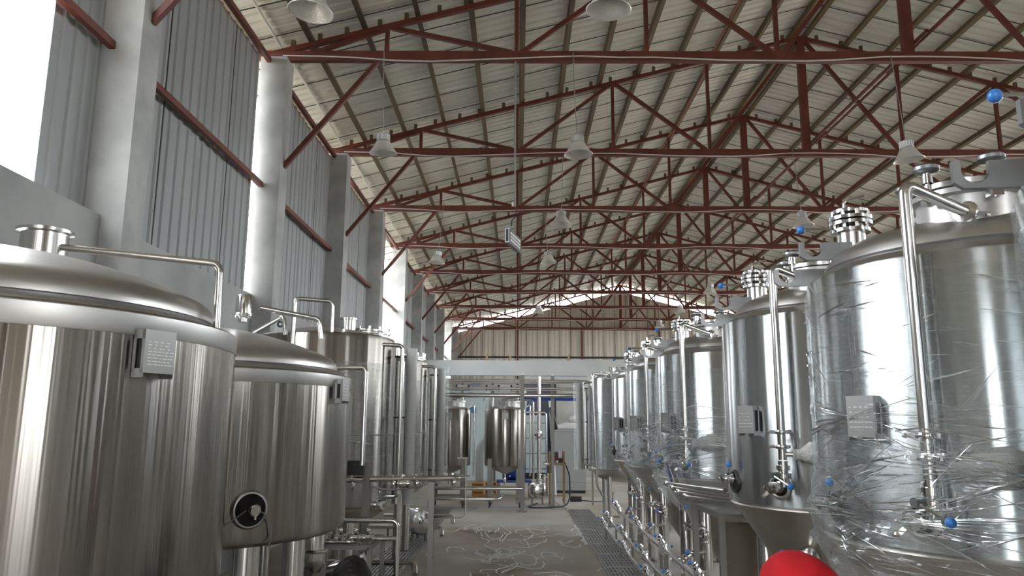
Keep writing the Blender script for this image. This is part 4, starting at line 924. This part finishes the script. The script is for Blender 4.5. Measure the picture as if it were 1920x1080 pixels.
# ================================================================== PEOPLE (only the heads reach into the frame)
def person(label, loc, rz, joints, hair, head_c, cap):
    P = empty('person', loc, rz); tag(P, label, 'person')
    me = bpy.data.meshes.new('body'); names = list(joints); pos = [joints[n][0] for n in names]
    E_ = [('pelvis', 'chest'), ('chest', 'neck'), ('neck', 'skull')]
    for s in 'lr': E_ += [('pelvis', 'hip_' + s), ('hip_' + s, 'knee_' + s), ('knee_' + s, 'ankle_' + s), ('ankle_' + s, 'toe_' + s), ('chest', 'sh_' + s), ('sh_' + s, 'el_' + s), ('el_' + s, 'wr_' + s), ('wr_' + s, 'palm_' + s)]
    for s in 'lr':
        pa, wr = Vector(joints['palm_' + s][0]), Vector(joints['wr_' + s][0]); d = (pa - wr).normalized(); sd = d.cross(Vector((0, 1, 0))).normalized() if abs(d.y) < .9 else Vector((1, 0, 0))
        for q, (o_, l_) in enumerate(((-.03, .062), (-.01, .075), (.01, .07), (.03, .055))):
            a_, b_ = 'f%d_%s' % (q, s), 'g%d_%s' % (q, s); joints[a_] = (tuple(pa + sd * o_ + d * .03), .010); joints[b_] = (tuple(pa + sd * o_ * 1.1 + d * (.03 + l_) + Vector((0, .012, 0))), .008)
            names += [a_, b_]; pos += [joints[a_][0], joints[b_][0]]; E_ += [('palm_' + s, a_), (a_, b_)]
        tn = 'th_' + s; joints[tn] = (tuple(wr + d * .06 + sd * (-.05) + Vector((0, .03, 0))), .010); names.append(tn); pos.append(joints[tn][0]); E_.append(('wr_' + s, tn))
    me.from_pydata(pos, [(names.index(a), names.index(b)) for a, b in E_], [])
    o = bpy.data.objects.new('body', me); COL.objects.link(o); o.parent = P
    o.modifiers.new('skin', 'SKIN'); sk = me.skin_vertices[0].data if me.skin_vertices else None
    if sk is None:
        bpy.context.view_layer.objects.active = o; bpy.ops.mesh.customdata_skin_add(); sk = me.skin_vertices[0].data
    for i, n in enumerate(names): r = joints[n][1]; sk[i].radius = (r, r) if not isinstance(r, tuple) else r; sk[i].use_root = (n == 'pelvis')
    sub = o.modifiers.new('smooth', 'SUBSURF'); sub.levels = 2; sub.render_levels = 2
    m1 = bpy.data.materials.new('clothed_body'); m1.use_nodes = True; nt = m1.node_tree; b = nt.nodes['Principled BSDF']; b.inputs['Roughness'].default_value = .85
    tc = nd(nt, 'ShaderNodeTexCoord'); sp = nd(nt, 'ShaderNodeSeparateXYZ'); cr = nd(nt, 'ShaderNodeValToRGB'); nt.links.new(tc.outputs['Object'], sp.inputs[0]); nt.links.new(sp.outputs['Z'], cr.inputs[0]); nt.links.new(cr.outputs[0], b.inputs['Base Color'])
    e = cr.color_ramp.elements; cr.color_ramp.interpolation = 'CONSTANT'; e[0].position = 0; e[0].color = (.05, .05, .055, 1); e[1].position = joints['pelvis'][0][2]; e[1].color = (.03, .04, .06, 1)
    me.materials.append(m1)
    hc = Vector(head_c)
    hd_ = MB(); hd_.ball((0, 0, 0), .1, 24, (.76, .95, 1.12), Matrix.Translation(hc)); 
    hd_.ball((0, -.098, -.012), .016, 10, (.8, 1, 1.6), Matrix.Translation(hc)); hd_.ball((0, -.055, -.075), .045, 14, (1, .9, .9), Matrix.Translation(hc))
    for s in (-1, 1): hd_.ball((s * .078, .0, -.01), .024, 10, (.4, .8, 1.2), Matrix.Translation(hc))
    h = hd_.build('head', 'skin', P)
    for s in (-1, 1): MB().ball((s * .030, -.084, .015), .013, 10, (1, .5, .7), Matrix.Translation(hc)).build('eye', 'white', h); MB().ball((s * .030, -.091, .015), .006, 8, (1, .5, 1), Matrix.Translation(hc)).build('pupil', 'black', h)
    MB().ball((0, -.093, -.06), .02, 10, (1, .35, .3), Matrix.Translation(hc)).build('mouth', 'cap', h)
    hr = MB(); n_ = 28; v = []; rows = 12
    for j in range(rows + 1):
        for i in range(n_):
            a = 2 * PI * i / n_; back = .5 + .5 * math.sin(a); ph = (PI * (.42 + .24 * back)) * j / rows; rr = .108 + .006 * noise.noise(Vector((i * .9, j * .9, 5)))
            v.append((rr * .80 * math.sin(ph) * math.cos(a), rr * .98 * math.sin(ph) * math.sin(a) + .006, rr * 1.13 * math.cos(ph)))
    hr.add(v, [(j * n_ + i, (j + 1) * n_ + i, (j + 1) * n_ + (i + 1) % n_, j * n_ + (i + 1) % n_) for j in range(rows) for i in range(n_)], True, Matrix.Translation(hc)); hr.build('hair', 'hair', P)
    if cap:
        cp = MB(); v = []; n_ = 40; rows = 16
        for j in range(rows + 1):
            for i in range(n_):
                a = 2 * PI * i / n_; ph = PI * .50 * j / rows; x, y, z = .118 * math.sin(ph) ** .8 * math.cos(a), .128 * math.sin(ph) ** .8 * math.sin(a), .12 * math.cos(ph) ** .9
                z += .016 * noise.noise(Vector((x * 16, y * 16, 1))) * math.sin(ph); x += .02 * (1 - j / rows) * -1; z -= .30 * max(0, x) * (1 - j / rows); r_ = 1 + .05 * noise.noise(Vector((math.cos(a) * 2, math.sin(a) * 2, z * 20)))
                v.append((x * r_, y * r_, z))
        cp.add(v, [(j * n_ + i, (j + 1) * n_ + i, (j + 1) * n_ + (i + 1) % n_, j * n_ + (i + 1) % n_) for j in range(rows) for i in range(n_)], True, Matrix.Translation(hc + Vector((0, 0, .045))))
        c_ = cp.build('felt_cap', 'cap', P)
        MB().torus((hc.x, hc.y, hc.z + .045), .119, .008, n=36, m=8).build('cap_band', 'cap', c_)
    return P
def stand(hh, lean):
    q = hh / 1.7; f = lambda x, y, z: (x * q, y * q, z * q)
    return {'pelvis': (f(0, 0, .93), .12 * q), 'chest': (f(0, -lean * .28, 1.28 - lean * .12), .135 * q), 'neck': (f(0, -lean * .42, 1.47 - lean * .24), .05 * q), 'skull': (f(0, -lean * .5, 1.54 - lean * .26), .055 * q),
            **{n + s: v for s, e in (('l', 1), ('r', -1)) for n, v in {'hip_': (f(e * .10, 0, .88), .095 * q), 'knee_': (f(e * .11, -.02, .48), .06 * q), 'ankle_': (f(e * .12, .03, .08), .042 * q), 'toe_': (f(e * .13, -.14, .04), .035 * q),
                'sh_': (f(e * .19, -lean * .36, 1.38 - lean * .2), .06 * q), 'el_': (f(e * .25, -lean * .3, 1.08 - lean * .2), .042 * q), 'wr_': (f(e * .24, -.10 - lean * .45, .86 - lean * .05), .03 * q), 'palm_': (f(e * .235, -.13 - lean * .5, .79 - lean * .05), .03 * q)}.items()}}
j1 = stand(1.44, .25); h1 = Vector(j1['skull'][0]) + Vector((0, -.015, .055))
person('person in a bright red felt cap at the bottom right edge', (.82, 2.3 - h1.y * 1.0, 0), 0, j1, True, h1, True)
j2 = stand(1.415, .75); h2 = Vector(j2['skull'][0]) + Vector((0, -.02, .06))
person('stooping person of whom only black hair shows at the bottom edge', (-.665, 3.2 + h2.y, 0), PI, j2, True, h2, False)
print('HEADS', h1, h2)
